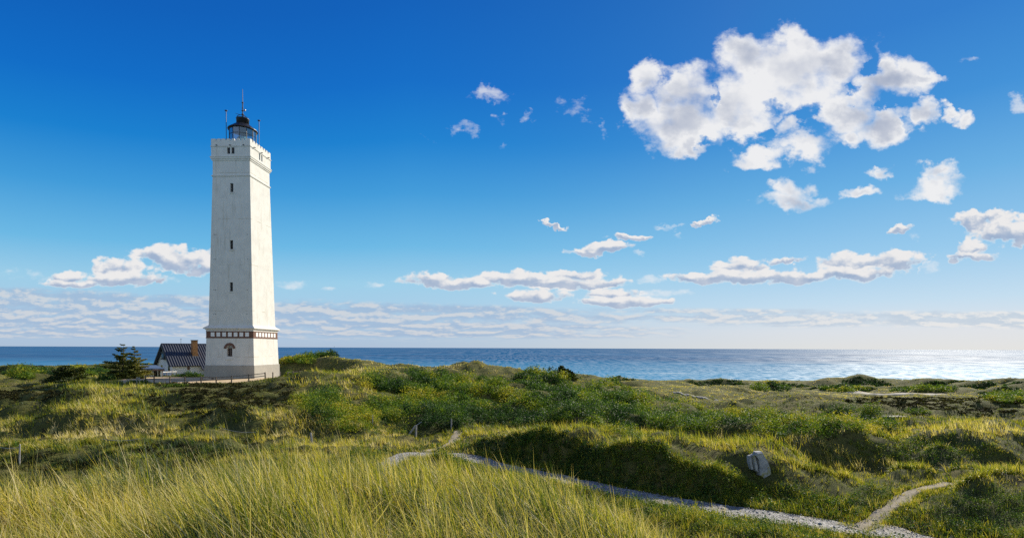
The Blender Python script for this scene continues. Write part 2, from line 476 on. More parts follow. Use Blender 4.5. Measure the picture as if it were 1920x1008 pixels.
# lantern glazing: clear blue-green panes
m, t, out = mat('lantern_glass')
tr = t.n('ShaderNodeBsdfTransparent'); tr.inputs[0].default_value = (0.62, 0.80, 0.84, 1)
gl = t.n('ShaderNodeBsdfGlossy'); gl.inputs['Color'].default_value = (0.9, 0.95, 1, 1); gl.inputs['Roughness'].default_value = 0.03
mx = t.n('ShaderNodeMixShader')
t.put(mx.inputs[0], t.lin(t.n('ShaderNodeLayerWeight').outputs['Facing'], 0.0, 1.0, 0.14, 0.8))
t.t.links.new(tr.outputs[0], mx.inputs[1]); t.t.links.new(gl.outputs[0], mx.inputs[2]); t.t.links.new(mx.outputs[0], out.inputs[0])
M['lantern_glass'] = m
M['lens'] = pbr('lens_glass', (0.45, 0.6, 0.66), 0.12, 0.3, 5)

# ------------------------------------------------------------------ ground, gravel and sand
m, t, out = mat('dune_soil')
b = t.n('ShaderNodeBsdfPrincipled'); co = t.coord()
n1 = t.noise(co, 0.35, 6, 0.65); n2 = t.noise(co, 2.6, 5, 0.6); n3 = t.noise(co, 22, 3, 0.6)
c = t.ramp(n1, [(0.3, (0.06, 0.075, 0.02)), (0.5, (0.12, 0.125, 0.035)), (0.68, (0.19, 0.16, 0.06))])
c = t.mix(t.smooth(n2, 0.5, 0.68), c, (0.05, 0.045, 0.02))
c = t.mix(t.smooth(n3, 0.55, 0.72), c, (0.19, 0.17, 0.075))
t.put(b.inputs['Base Color'], c); b.inputs['Roughness'].default_value = 0.95; b.inputs['Specular IOR Level'].default_value = 0.1
t.put(b.inputs['Normal'], t.bump(t.m('ADD', n2, n3), 0.8, 0.15))
t.t.links.new(b.outputs[0], out.inputs[0]); M['soil'] = m

m, t, out = mat('gravel_path')
b = t.n('ShaderNodeBsdfPrincipled'); co = t.coord()
vo = t.n('ShaderNodeTexVoronoi'); t.put(vo.inputs['Vector'], co); vo.inputs['Scale'].default_value = 14
g = t.ramp(t.sep(vo.outputs['Color'])[0], [(0.0, (0.11, 0.105, 0.10)), (0.5, (0.24, 0.23, 0.215)), (1.0, (0.48, 0.46, 0.43))])
n1 = t.noise(co, 0.8, 5, 0.6)
c = t.mix(t.smooth(n1, 0.5, 0.7), g, (0.3, 0.25, 0.17))
c = t.mix(t.smooth(t.noise(co, 2.2, 4, 0.6), 0.6, 0.68), c, (0.1, 0.11, 0.045))
t.put(b.inputs['Base Color'], c); b.inputs['Roughness'].default_value = 0.85
t.put(b.inputs['Normal'], t.bump(vo.outputs['Distance'], 0.9, 0.05))
t.t.links.new(b.outputs[0], out.inputs[0]); M['gravel'] = m

def sand_mat(name, c0, c1):
    m, t, out = mat(name)
    b = t.n('ShaderNodeBsdfPrincipled'); co = t.coord()
    n = t.noise(co, 1.2, 6, 0.65)
    c = t.ramp(n, [(0.3, c0), (0.7, c1)])
    c = t.mix(t.smooth(t.noise(co, 5, 4, 0.6), 0.58, 0.7), c, tuple(v * 0.75 for v in c0))
    t.put(b.inputs['Base Color'], c); b.inputs['Roughness'].default_value = 0.95; b.inputs['Specular IOR Level'].default_value = 0.1
    t.put(b.inputs['Normal'], t.bump(t.noise(co, 9, 4), 0.4, 0.06))
    t.t.links.new(b.outputs[0], out.inputs[0])
    return m
M['terrace_sand'] = sand_mat('terrace_sand', (0.50, 0.37, 0.22), (0.64, 0.49, 0.31))
M['trail_sand'] = sand_mat('trail_sand', (0.22, 0.19, 0.13), (0.42, 0.36, 0.27))
M['pale_sand'] = sand_mat('pale_sand', (0.42, 0.38, 0.3), (0.55, 0.5, 0.42))

# ------------------------------------------------------------------ sea
m, t, out = mat('sea_water')
co = t.coord()
x, y, z = t.sep(co)
def streak(sx, sy, seed, detail=3):
    return t.noise(t.comb(t.m('MULTIPLY', x, 1 / sx), t.m('MULTIPLY', y, 1 / sy), float(seed)), 1.0, detail, 0.6)
patch_n = streak(900, 260, 0, 5)
deep = t.mix(t.smooth(patch_n, 0.35, 0.65), (0.003, 0.072, 0.185), (0.006, 0.11, 0.255))
swell = streak(160, 9, 1, 4)
shoal = t.smooth(t.m('ADD', y, t.m('MULTIPLY', streak(300, 120, 2, 4), 300)), 1250, 480)
c = t.mix(t.m('MULTIPLY', shoal, 0.85), deep, (0.05, 0.25, 0.42))
c = t.mix(t.m('MULTIPLY', t.smooth(swell, 0.5, 0.7), 0.35), c, (0.06, 0.20, 0.34))
foam = t.m('MULTIPLY', t.smooth(streak(90, 14, 3, 5), 0.54, 0.68), t.smooth(y, 720, 480))
c = t.mix(t.m('MULTIPLY', foam, 0.75), c, (0.42, 0.50, 0.54))
df = t.n('ShaderNodeBsdfDiffuse'); t.put(df.inputs[0], c)
# wave facets: small ones close in, wider groups farther out
k1, k2, k3, k4 = streak(2.4, 16, 4), streak(6, 90, 5), streak(18, 600, 6), streak(50, 4000, 7)
spk = t.mix(t.smooth(y, 450, 900), k1, k2)
spk = t.mix(t.smooth(y, 1000, 2600), spk, k3)
spk = t.mix(t.smooth(y, 4000, 11000), spk, k4)
gl = t.n('ShaderNodeBsdfGlossy'); gl.inputs['Color'].default_value = (1, 1, 1, 1)
gl.inputs['Roughness'].default_value = 0.62
bp = t.n('ShaderNodeBump'); bp.inputs['Strength'].default_value = 0.6; bp.inputs['Distance'].default_value = 0.5
t.put(bp.inputs['Height'], t.noise(t.comb(x, t.m('MULTIPLY', y, 1.5), 0.0), 0.25, 4, 0.6))
t.put(gl.inputs['Normal'], bp.outputs[0])
mx = t.n('ShaderNodeMixShader')
t.put(mx.inputs[0], t.lin(spk, 0.42, 0.60, 0.008, 0.15))
t.t.links.new(df.outputs[0], mx.inputs[1]); t.t.links.new(gl.outputs[0], mx.inputs[2]); t.t.links.new(mx.outputs[0], out.inputs[0]); M['sea'] = m

# ------------------------------------------------------------------ vegetation
STRAW = (0.40, 0.32, 0.14)
M['marram'] = leafy('marram_blades', [(0.0, (0.022, 0.050, 0.024)), (0.25, (0.10, 0.155, 0.03)), (0.5, (0.38, 0.38, 0.022)), (0.72, (0.58, 0.46, 0.075)), (1.0, (0.75, 0.64, 0.36))], 0.48)
M['heath'] = leafy('heath_blades', [(0.0, (0.022, 0.036, 0.010)), (0.3, (0.095, 0.13, 0.014)), (0.6, (0.29, 0.30, 0.024)), (0.8, (0.46, 0.39, 0.06)), (1.0, (0.60, 0.48, 0.2))], 0.52, 0.6, 0.10)
M['leaf'] = leafy('thicket_leaves', [(0.0, (0.022, 0.052, 0.020)), (0.35, (0.065, 0.135, 0.026)), (0.65, (0.17, 0.25, 0.024)), (0.85, (0.32, 0.34, 0.03)), (1.0, (0.46, 0.40, 0.05))], 0.40, 0.6, 0.12)
M['needle'] = leafy('spruce_needles', [(0.0, (0.02, 0.035, 0.010)), (0.4, (0.06, 0.085, 0.016)), (0.7, (0.15, 0.16, 0.025)), (1.0, (0.28, 0.24, 0.04))], 0.3)
M['heather'] = leafy('heather_leaves', [(0.0, (0.016, 0.018, 0.008)), (0.4, (0.04, 0.036, 0.014)), (0.7, (0.075, 0.075, 0.02)), (1.0, (0.16, 0.15, 0.035))], 0.2, 0.8, 0.05)
# ------------------------------------------------------------------ light and sky levels (sky colours in units of 1 / SKY_STRENGTH)
EXPOSURE = 0.5
SUN_STRENGTH = 5.0
K = 2 ** -0.5 / 0.12
def kc(r, g, b): return (r * K, g * K, b * K)
def lin3(r, g, b):
    f = lambda c: c / 12.92 if c <= 0.04045 else ((c + 0.055) / 1.055) ** 2.4
    return (f(r / 255), f(g / 255), f(b / 255))
SKY_A = [(0.0, (172, 192, 216)), (0.05, (172, 202, 228)), (0.123, (155, 205, 232)), (0.19, (106, 184, 228)), (0.283, (60, 154, 217)), (0.369, (14, 127, 207)), (0.452, (0, 107, 198)), (0.55, (0, 94, 185)), (0.9, (0, 66, 150))]
SKY_B = [(0.0, (228, 226, 222)), (0.03, (224, 226, 228)), (0.077, (195, 220, 235)), (0.15, (150, 200, 232)), (0.255, (100, 172, 222)), (0.352, (52, 140, 210)), (0.45, (26, 118, 198)), (0.9, (0, 70, 155))]
def ks(r, g, b): return tuple(c * K for c in lin3(r, g, b))
CLOUD_LIT, CLOUD_GREY = ks(240, 240, 241), ks(160, 171, 194)
CLOUD_LIT_LOW, CLOUD_GREY_LOW = ks(236, 235, 235), ks(158, 178, 206)
BAND_LIT, BAND_GREY = ks(216, 215, 217), ks(160, 183, 212)
BAND_LIT_WARM, BAND_GREY_WARM = ks(237, 235, 232), ks(194, 207, 220)
REAR_FILL = kc(0.80, 0.77, 0.62)
# ------------------------------------------------------------------ sky with clouds
world = bpy.data.worlds.new('World')
scene.world = world
world.use_nodes = True
t = NT(world.node_tree)
out = t.n('ShaderNodeOutputWorld')
sky = t.n('ShaderNodeTexSky', sky_type='NISHITA', sun_disc=False)
sky.sun_elevation = SUN_EL
sky.sun_rotation = SUN_AZ
sky.altitude = 0; sky.air_density = 1.0; sky.dust_density = 0.6; sky.ozone_density = 2.5
SKY_STRENGTH = 0.12
# colour ramps with a trace of physical sky: darker away from the sun
d = t.coord('Generated')
dx, dy, dz = t.sep(d)
el = t.m('MAXIMUM', dz, 0.0)
azi = t.m('DIVIDE', dx, t.m('MAXIMUM', t.m('SQRT', t.m('ADD', t.m('MULTIPLY', dx, dx), t.m('MULTIPLY', dy, dy))), 0.01))
elc = t.m('MULTIPLY', el, t.lin(azi, -0.7, -0.2, 1.22, 1.0))
rampA = t.ramp(elc, [(e, lin3(*c)) for e, c in SKY_A])
rampB = t.ramp(el, [(e, lin3(*c)) for e, c in SKY_B])
base = t.mix(t.smooth(azi, -0.35, 0.75), rampA, rampB)
base = t.vm('SCALE', base, scale=K)
base = t.mix(0.03, base, t.vm('MINIMUM', sky.outputs[0], (5.0, 7.0, 12.0)))
sd = t.smooth(azi, 0.0, 0.8)

# cloud coordinates: direction projected on the plane one unit north
fy = t.m('MAXIMUM', dy, 0.04)
u = t.m('DIVIDE', dx, fy); v = t.m('DIVIDE', dz, fy)
qv = t.m('SUBTRACT', v, t.m('MULTIPLY', 0.10, t.m('EXPONENT', t.m('MULTIPLY', v, -6.0))))
q = t.comb(u, t.m('MULTIPLY', qv, 1.15), 0.0)          # lumps of the high cumulus
ql = t.comb(t.m('MULTIPLY', u, 2.3), t.m('MULTIPLY', v, 3.4), 3.0)   # flatter, smaller lumps far off
p0 = t.comb(u, v, 0.0)
wv = t.vm('SUBTRACT', t.noise(q, 13.0, 5, 0.62, col=True), (0.5, 0.5, 0.5))
wamp = t.comb(t.lin(v, 0.1, 0.35, 0.06, 0.12), t.lin(v, 0.1, 0.35, 0.028, 0.12), 0.0)
p = t.vm('ADD', p0, t.vm('MULTIPLY', wv, wamp))
def blobs(lst, lift=0.0):
    """field of overlapping elliptical puffs; lift > 0 gives the same field weighted to the tops of the puffs"""
    acc = None
    for px, py, rx, ry, s in lst:
        ru, rv = rx / 960.0, ry / 960.0
        o = t.vm('MULTIPLY_ADD', p, (1 / ru, 1 / rv, 0), (-(px - 960) / 960.0 / ru, -(653 - py) / 960.0 / rv - lift, 0))
        e = t.m('SUBTRACT', s + lift * lift, t.vm('DOT_PRODUCT', o, o))
        acc = e if acc is None else t.m('SMOOTH_MAX', acc, e, 0.25)
    return acc

# photo pixel, radii, strength
HIGH = [
 (1482, 88, 36, 36, 1), (1475, 135, 100, 70, 1), (1555, 120, 62, 48, 1), (1400, 120, 60, 48, 1), (1215, 150, 34, 32, 0.8), (1200, 205, 34, 50, 0.8), (1285, 185, 62, 62, 1), (1275, 245, 78, 46, 1),
 (1300, 280, 32, 24, 0.9), (1370, 200, 70, 55, 1), (1385, 235, 80, 26, 0.9), (1455, 190, 80, 38, 0.9), (1660, 150, 70, 42, 1), (1715, 148, 44, 16, 0.9), (1630, 178, 52, 28, 0.9), (1580, 215, 52, 46, 1),
 (1640, 235, 62, 38, 1), (1585, 265, 40, 22, 0.8), (1718, 222, 30, 28, 0.9), (1478, 245, 50, 24, 0.9), (1490, 275, 66, 24, 0.9), (1425, 297, 46, 18, 0.8), (1775, 214, 26, 14, 0.8), (1805, 228, 28, 16, 0.8),
 (1650, 320, 32, 13, 0.8), (1752, 332, 36, 24, 0.95), (1755, 355, 62, 18, 0.95), (1480, 358, 38, 26, 0.95), (1478, 382, 72, 19, 1), (1605, 364, 36, 13, 0.75),
]
LOW = [
 (1850, 410, 56, 20, 1), (1880, 432, 62, 26, 1), (1812, 460, 34, 18, 0.9), (1818, 476, 48, 11, 0.9), (1675, 425, 34, 8, 0.9), (1040, 422, 32, 5, 0.8), (1178, 446, 40, 8, 0.9), (1130, 467, 54, 11, 1),
 (1312, 421, 20, 6, 0.8), (1310, 521, 62, 12, 1), (1385, 498, 52, 19, 1), (1390, 517, 78, 14, 1), (1480, 516, 66, 13, 1), (1468, 488, 36, 8, 0.85), (1590, 490, 52, 22, 1), (1600, 512, 78, 13, 1),
 (1672, 490, 54, 22, 1), (810, 528, 56, 12, 1), (870, 535, 60, 10, 1), (975, 524, 92, 16, 1), (1080, 520, 62, 13, 1), (1075, 533, 100, 12, 1), (1000, 556, 66, 11, 0.8), (1150, 552, 70, 9, 0.9),
 (1165, 564, 90, 10, 0.9), (310, 484, 66, 20, 1), (355, 492, 78, 24, 1), (385, 505, 60, 16, 0.9), (225, 508, 48, 17, 1), (230, 526, 88, 15, 1), (125, 522, 40, 14, 0.9), (140, 534, 66, 8, 0.9),
]
WISP = [
 (1590, 100, 32.5, 45.0, 0.8), (1220, 268, 35.0, 27.0, 0.8), (1640, 105, 15.0, 39.0, 0.5), (1690, 240, 50.0, 21.0, 0.8), (1530, 268, 45.0, 21.0, 0.8), (1500, 300, 25.0, 18.0, 0.7), (1355, 321, 17.5, 9.0, 0.6), (910, 184, 50.0, 19.5, 0.8),
 (868, 250, 35.0, 18.0, 0.65), (930, 270, 15.0, 13.5, 0.5), (942, 228, 17.5, 12.0, 0.5), (990, 232, 15.0, 18.0, 0.6), (1064, 208, 32.5, 30.0, 0.7), (1092, 224, 27.5, 18.0, 0.65), (1130, 232, 10.0, 27.0, 0.4), (805, 270, 17.5, 9.0, 0.4),
 (1805, 118, 30.0, 13.5, 0.5), (1902, 187, 30.0, 21.0, 0.7), (1420, 378, 45.0, 10.5, 0.7), (1710, 445, 21.25, 15.0, 0.8), (1198, 480, 16.25, 7.5, 0.8), (1258, 428, 30.0, 6.0, 0.8), (1264, 441, 20.0, 7.5, 0.7), (1745, 500, 20.0, 13.5, 0.6),
 (1212, 528, 27.5, 10.5, 0.8), (1240, 552, 62.5, 9.0, 0.8), (40, 520, 50.0, 13.5, 0.7), (70, 522, 42.5, 15.0, 0.65), (325, 530, 50.0, 9.0, 0.7), (545, 535, 42.5, 12.0, 0.8), (700, 534, 25.0, 7.5, 0.8), (620, 542, 20.0, 6.0, 0.7),
]
fh, fl, fw = blobs(HIGH), blobs(LOW), blobs(WISP)
GAPS = [(1440, 206, 34, 11, 1), (1511, 214, 24, 20, 1), (1335, 186, 8, 20, 1), (1522, 245, 16, 11, 1), (1624, 116, 13, 24, 1), (1588, 172, 22, 9, 1), (1256, 144, 12, 20, 1), (1425, 248, 26, 9, 1), (1662, 204, 26, 8, 1), (1690, 244, 14, 12, 1), (1330, 270, 26, 10, .8)]
fh = t.m('SUBTRACT', fh, t.m('MULTIPLY', t.m('MAXIMUM', t.m('ADD', blobs(GAPS), 0.25), 0.0), 0.6))
flt = t.m('SUBTRACT', blobs(LOW, 0.45), fl)
lowk = t.m('GREATER_THAN', fl, t.m('MAXIMUM', fh, fw))
qq = t.mix(lowk, q, ql)
fine = t.noise(qq, 12.0, 8, 0.51)
vo = t.n('ShaderNodeTexVoronoi'); vo.feature = 'F1'; vo.normalize = True
t.put(vo.inputs['Vector'], t.vm('ADD', qq, t.vm('MULTIPLY', wv, (0.06, 0.06, 0))))
vo.inputs['Scale'].default_value = 17.0; vo.inputs['Detail'].default_value = 2.0; vo.inputs['Roughness'].default_value = 0.5
puff = t.m('SUBTRACT', 0.42, vo.outputs['Distance'])

nz = t.m('ADD', t.m('MULTIPLY', t.m('SUBTRACT', fine, 0.5), 3.4), t.m('MULTIPLY', puff, 1.0))
fh2 = t.m('ADD', fh, t.m('ADD', nz, 0.03))
fl2 = t.m('ADD', fl, t.m('ADD', t.m('MULTIPLY', nz, 1.15), 0.08))
nw = t.noise(t.vm('MULTIPLY', qq, (1.0, 1.5, 1.0)), 34.0, 6, 0.62)
fw2 = t.m('ADD', t.m('ADD', fw, t.m('MULTIPLY', nz, 0.8)), t.m('MULTIPLY', t.m('SUBTRACT', nw, 0.5), 2.4))
aw = t.m('MULTIPLY', t.smooth(fw2, 0.12, 1.45), 0.62)
ah = t.m('MULTIPLY', t.smooth(fh2, -0.28, 0.95), 0.97)
al = t.smooth(fl2, -0.12, 0.62)

# stratocumulus sheet over the sea: long flat rolls that fade out toward the sun
lv = t.m('LOGARITHM', t.m('ADD', t.m('MAXIMUM', v, 0.0), 0.02), math.e)
qb = t.comb(t.m('MULTIPLY', u, 9.5), t.m('MULTIPLY', lv, 2.8), 0.0)
b1 = t.noise(qb, 1.7, 7, 0.62)
b2 = t.noise(t.comb(t.m('MULTIPLY', u, 1.6), t.m('MULTIPLY', lv, 5.0), 2.0), 1.6, 4, 0.6)
top_l = t.lin(u, -1.0, 0.35, 0.112, 0.066)
bandL = t.m('MULTIPLY', t.smooth(v, t.m('ADD', top_l, 0.012), t.m('SUBTRACT', top_l, 0.012)), t.smooth(v, 0.004, 0.035))
bandL = t.m('MULTIPLY', bandL, t.smooth(u, 0.55, 0.0, 0.0, 1.0))
cR = t.lin(u, 0.15, 1.0, 0.062, 0.058)
bandR = t.m('MULTIPLY', t.smooth(t.m('ABSOLUTE', t.m('SUBTRACT', v, cR)), 0.024, 0.008), t.smooth(u, -0.15, 0.5))
band = t.m('MAXIMUM', bandL, bandR)
b4 = t.noise(t.comb(t.m('MULTIPLY', u, 0.9), t.m('MULTIPLY', lv, 1.1), 7.0), 1.9, 3, 0.6)
bn = t.m('ADD', t.m('ADD', t.m('MULTIPLY', b1, 0.70), t.m('MULTIPLY', b2, 0.40)), t.m('MULTIPLY', t.m('SUBTRACT', b4, 0.45), 0.45))
ab = t.m('MULTIPLY', t.smooth(t.m('ADD', bn, t.m('MULTIPLY', band, 0.22)), 0.56, 0.80), t.smooth(band, 0.02, 0.6))

# light in the clouds: thin edges glow, thick hearts and bases turn grey
soff = t.vm('ADD', qq, (0.02, 0.034, 0.0))
fine2 = t.noise(soff, 12.0, 4, 0.51)
relief = t.m('MULTIPLY', t.m('SUBTRACT', fine, fine2), 0.8)
broad = t.noise(t.comb(t.m('MULTIPLY', u, 1.0), t.m('MULTIPLY', v, 1.4), 5.0), 5.0, 4, 0.5)
thick_h = t.smooth(t.m('ADD', fh, t.m('MULTIPLY', t.m('SUBTRACT', broad, 0.5), 2.4)), 0.45, 1.3)
thick_l = t.m('MULTIPLY', t.smooth(t.m('ADD', flt, t.m('MULTIPLY', t.m('SUBTRACT', fine, 0.5), 1.4)), 0.34, -0.30), t.smooth(fl2, 0.1, 0.55))
thick = t.mix(t.smooth(t.m('SUBTRACT', al, ah), 0.0, 0.3), thick_h, thick_l)
grey = t.mix(lowk, CLOUD_GREY, CLOUD_GREY_LOW)
lit = t.mix(lowk, CLOUD_LIT, CLOUD_LIT_LOW)
ccol = t.mix(t.m('SUBTRACT', t.m('MULTIPLY', thick, 0.85), relief, clamp=True), lit, grey)
ccol = t.mix(t.m('GREATER_THAN', aw, t.m('MAXIMUM', ah, al)), ccol, lit)
b3 = t.noise(t.vm('ADD', qb, (0.05, 0.22, 0.0)), 1.7, 5, 0.62)
bshade = t.smooth(t.m('SUBTRACT', b1, b3), -0.06, 0.10)
bcol = t.mix(bshade, t.mix(sd, BAND_GREY, BAND_GREY_WARM), t.mix(sd, BAND_LIT, BAND_LIT_WARM))

front = t.smooth(dy, 0.05, 0.25)
col = t.mix(t.m('MULTIPLY', t.m('MULTIPLY', ab, 0.72), front), base, bcol)
col = t.mix(t.m('MULTIPLY', t.m('MAXIMUM', aw, t.m('MAXIMUM', ah, al)), front), col, ccol)
# added fill light: a warm unseen veil in the sky behind the photographer
col = t.mix(t.m('MULTIPLY', t.smooth(dy, 0.10, -0.35), 0.33), col, REAR_FILL)
bg = t.n('ShaderNodeBackground')
t.put(bg.inputs[0], col)
bg.inputs[1].default_value = SKY_STRENGTH
t.t.links.new(bg.outputs[0], out.inputs[0])
world.cycles.sampling_method = 'MANUAL'
world.cycles.sample_map_resolution = 512

# ------------------------------------------------------------------ the sun
sd_ = bpy.data.lights.new('sun', 'SUN')
sd_.energy = SUN_STRENGTH
sd_.angle = rad(0.53)
sd_.color = (1.0, 0.92, 0.76)
so = bpy.data.objects.new('sun', sd_)
COL.objects.link(so)
so.rotation_euler = SUN.to_track_quat('Z', 'Y').to_euler()
so.location = (60, 60, 90)

scene.view_settings.view_transform = 'Standard'
scene.view_settings.look = 'None'
scene.view_settings.exposure = EXPOSURE
scene.view_settings.gamma = 1.0
scene.cycles.use_denoising = False
scene.cycles.max_bounces = 6
scene.cycles.diffuse_bounces = 3
scene.cycles.transmission_bounces = 4
scene.cycles.sample_clamp_indirect = 4.0
scene.cycles.caustics_reflective = False
scene.cycles.caustics_refractive = False
# ------------------------------------------------------------------ the ground as one sheet, and the sea
rows = np.r_[np.linspace(-14, 0.6, 24), np.exp(np.linspace(math.log(0.8), math.log(500), 760))]
uu = np.linspace(-1.9, 1.9, 760)
RY, UU = np.meshgrid(rows, uu, indexing='ij')
RX = UU * np.maximum(RY, 5.0)
RZ = ground(RX, RY)
nr, nc = RX.shape
ii = np.arange(nr * nc).reshape(nr, nc)
quads = np.stack([ii[:-1, :-1], ii[:-1, 1:], ii[1:, 1:], ii[1:, :-1]], -1).reshape(-1, 4)
me = np_mesh('ground', np.stack([RX, RY, RZ], -1).reshape(-1, 3), quads=quads, smooth=True)
tag(link_mesh('ground', me, M['soil']), kind='structure')

sv = np.array([(-90000, -300, -0.25), (90000, -300, -0.25), (90000, 120000, -0.25), (-90000, 120000, -0.25)], float)
me = np_mesh('sea', sv, quads=[(0, 1, 2, 3)])
tag(link_mesh('sea', me, M['sea']), kind='structure')

def ribbon(name, line, half, material, lift=0.035, nx=9, seed=1, wob=0.3):
    """a walked track draped on the ground with ragged edges"""
    ln = np.asarray(line)
    tg = np.gradient(ln, axis=0); tg /= np.linalg.norm(tg, axis=1)[:, None] + 1e-9
    nm = np.stack([-tg[:, 1], tg[:, 0]], -1)
    s = np.r_[0, np.cumsum(np.hypot(*np.diff(ln, axis=0).T))]
    wl = half * (1 + wob * (fbm(s / 1.1, s * 0 + seed, seed, 3) - 0.5) * 2)
    wr = half * (1 + wob * (fbm(s / 1.1, s * 0 + seed + 9, seed, 3) - 0.5) * 2)
    k = np.linspace(-1, 1, nx)
    off = np.where(k[None] < 0, k[None] * wl[:, None], k[None] * wr[:, None])
    X = ln[:, :1] + nm[:, :1] * off; Y = ln[:, 1:] + nm[:, 1:] * off
    Z = ground(X, Y) + lift
    Z[:, 0] -= lift * 2; Z[:, -1] -= lift * 2
    i = np.arange(X.size).reshape(X.shape)
    q = np.stack([i[:-1, :-1], i[:-1, 1:], i[1:, 1:], i[1:, :-1]], -1).reshape(-1, 4)
    me = np_mesh(name, np.stack([X, Y, Z], -1).reshape(-1, 3), quads=q, smooth=True)
    return tag(link_mesh(name, me, material), kind='structure')

def dense(line, n):
    p = np.asarray(line); s = np.r_[0, np.cumsum(np.hypot(*np.diff(p, axis=0).T))]
    w = np.linspace(0, s[-1], n)
    return np.stack([np.interp(w, s, p[:, 0]), np.interp(w, s, p[:, 1])], -1)

def patch(name, pts, material, lift=0.03, n=70, edge=0.5):
    """a flat bare area with a ragged outline, draped on the ground"""
    p = np.array(pts, float)
    c = p.mean(0)
    ang = np.linspace(0, 2 * math.pi, 160, endpoint=False)
    pa = np.arctan2(p[:, 1] - c[1], p[:, 0] - c[0]); pr = np.hypot(p[:, 0] - c[0], p[:, 1] - c[1])
    o = np.argsort(pa); pa, pr = pa[o], pr[o]
    r = np.interp(ang, np.r_[pa - 2 * math.pi, pa, pa + 2 * math.pi], np.r_[pr, pr, pr])
    r = r + (fbm(np.cos(ang) * 4 + 7, np.sin(ang) * 4, 3, 4) - 0.5) * 2 * edge
    k = np.linspace(0.02, 1, 24)
    X = c[0] + np.cos(ang)[None] * r[None] * k[:, None]; Y = c[1] + np.sin(ang)[None] * r[None] * k[:, None]
    Z = ground(X, Y) + lift; Z[-1] -= 2 * lift
    i = np.arange(X.size).reshape(X.shape); j = np.roll(i, -1, 1)
    q = np.stack([i[:-1], j[:-1], j[1:], i[1:]], -1).reshape(-1, 4)
    me = np_mesh(name, np.stack([X, Y, Z], -1).reshape(-1, 3), quads=q, smooth=True)
    return tag(link_mesh(name, me, material), kind='structure')

ribbon('gravel_path', dense(PATH, 420), 0.92, M['gravel'], seed=2, wob=0.42)
ribbon('sandy_trail', dense(TRAIL, 120), 0.36, M['trail_sand'], lift=0.045, seed=5, wob=0.6)
ribbon('sandy_track', dense(SPUR, 50), 0.45, M['trail_sand'], lift=0.05, seed=8)
TERR = [(TX + a, TY + b) for a, b in ((-11.5, -11.2), (-6, -11.6), (0, -11.6), (5, -10.8), (9, -9.0), (13.5, -6), (14, -2), (9, 1.5), (5, 6), (-2, 8), (-9, 9), (-14, 4), (-14.5, -4), (-13, -9))]
patch('sand_terrace', TERR, M['terrace_sand'], edge=0.7)
# ------------------------------------------------------------------ lighthouse
ZB = 17.2
lh = tag(empty('lighthouse', (TX, TY, ZB), rad(-2.2)), 'tall square white lighthouse with black lantern on the sandy terrace', 'lighthouse')
lh.scale = (1, 1, 0.993)
def lz(z): return z - ZB

def side_pt(side, s, d, z):
    return ((s, -d, z), (d, s, z), (-s, d, z), (-d, -s, z))[side]

def tower_wall(bm, z0, z1, hw0, hw1, holes, step=None):
    """four battered walls; holes: {side: [(depth, [(z, s0, s1), ...])]} are real recesses with jambs"""
    hw = lambda z: hw0 + (hw1 - hw0) * (z - z0) / (z1 - z0)
    for side in range(4):
        hs_ = holes.get(side, [])
        zs = sorted({z0, z1, *[p[0] for h in hs_ for p in h[1]]})
        for za, zb in zip(zs, zs[1:]):
            act = []
            for dep, pts in hs_:
                if za >= pts[0][0] - 1e-6 and zb <= pts[-1][0] + 1e-6:
                    f = lambda z, k: float(np.interp(z, [p[0] for p in pts], [p[k] for p in pts]))
                    act.append((f(za, 1), f(zb, 1), f(za, 2), f(zb, 2)))
            act.sort()
            la, lb = -hw(za), -hw(zb)
            for a0, b0, a1, b1 in act + [(hw(za), hw(zb), None, None)]:
                q = [side_pt(side, la, hw(za), za), side_pt(side, a0, hw(za), za), side_pt(side, b0, hw(zb), zb), side_pt(side, lb, hw(zb), zb)]
                bm.faces.new([bm.verts.new(p) for p in q])
                la, lb = a1, b1
        for dep, pts in hs_:
            loop = [(s0, z) for z, s0, s1 in pts] + [(s1, z) for z, s0, s1 in pts[::-1]]
            for (sa, za), (sb, zb) in zip(loop, loop[1:] + loop[:1]):
                if abs(sa - sb) + abs(za - zb) < 1e-4: continue
                q = [side_pt(side, sa, hw(za), za), side_pt(side, sb, hw(zb), zb), side_pt(side, sb, hw(zb) - dep, zb), side_pt(side, sa, hw(za) - dep, za)]
                bm.faces.new([bm.verts.new(p) for p in q])

def square_ring(bm, prof):
    """square mouldings: list of (half width, z)"""
    rings = [[bm.verts.new((sx * h, sy * h, z)) for sx, sy in ((-1, -1), (1, -1), (1, 1), (-1, 1))] for h, z in prof]
    for A, B in zip(rings, rings[1:]):
        for k in range(4):
            bm.faces.new((A[k], A[(k + 1) % 4], B[(k + 1) % 4], B[k]))
    bm.faces.new(rings[0][::-1]); bm.faces.new(rings[-1])

bm = bmesh.new(); square_ring(bm, [(3.83, lz(16.2)), (3.80, lz(19.24)), (3.74, lz(19.30))])
bm_obj('plinth', bm, M['plinth'], lh)

# lower storey with the arched window
AZ0, AZS, AZ1 = lz(20.62), lz(21.78), lz(22.42)       # sill, spring, crown
AC, AW = -0.02, 0.42
arch = [(AZ0, AC - AW, AC + AW), (AZS, AC - AW, AC + AW)]
for k in range(1, 9):
    a = math.pi / 2 * k / 8
    arch.append((AZS + 0.52 * math.sin(a), AC - max(AW * math.cos(a), 0.004), AC + max(AW * math.cos(a), 0.004)))
bm = bmesh.new()
tower_wall(bm, lz(19.30), lz(23.35), 3.70, 3.585, {0: [(0.5, arch)]})
bm_obj('lower_storey', bm, M['white'], lh)
hwf = lambda z: 3.70 + (3.585 - 3.70) * (z - lz(19.30)) / (lz(23.35) - lz(19.30))
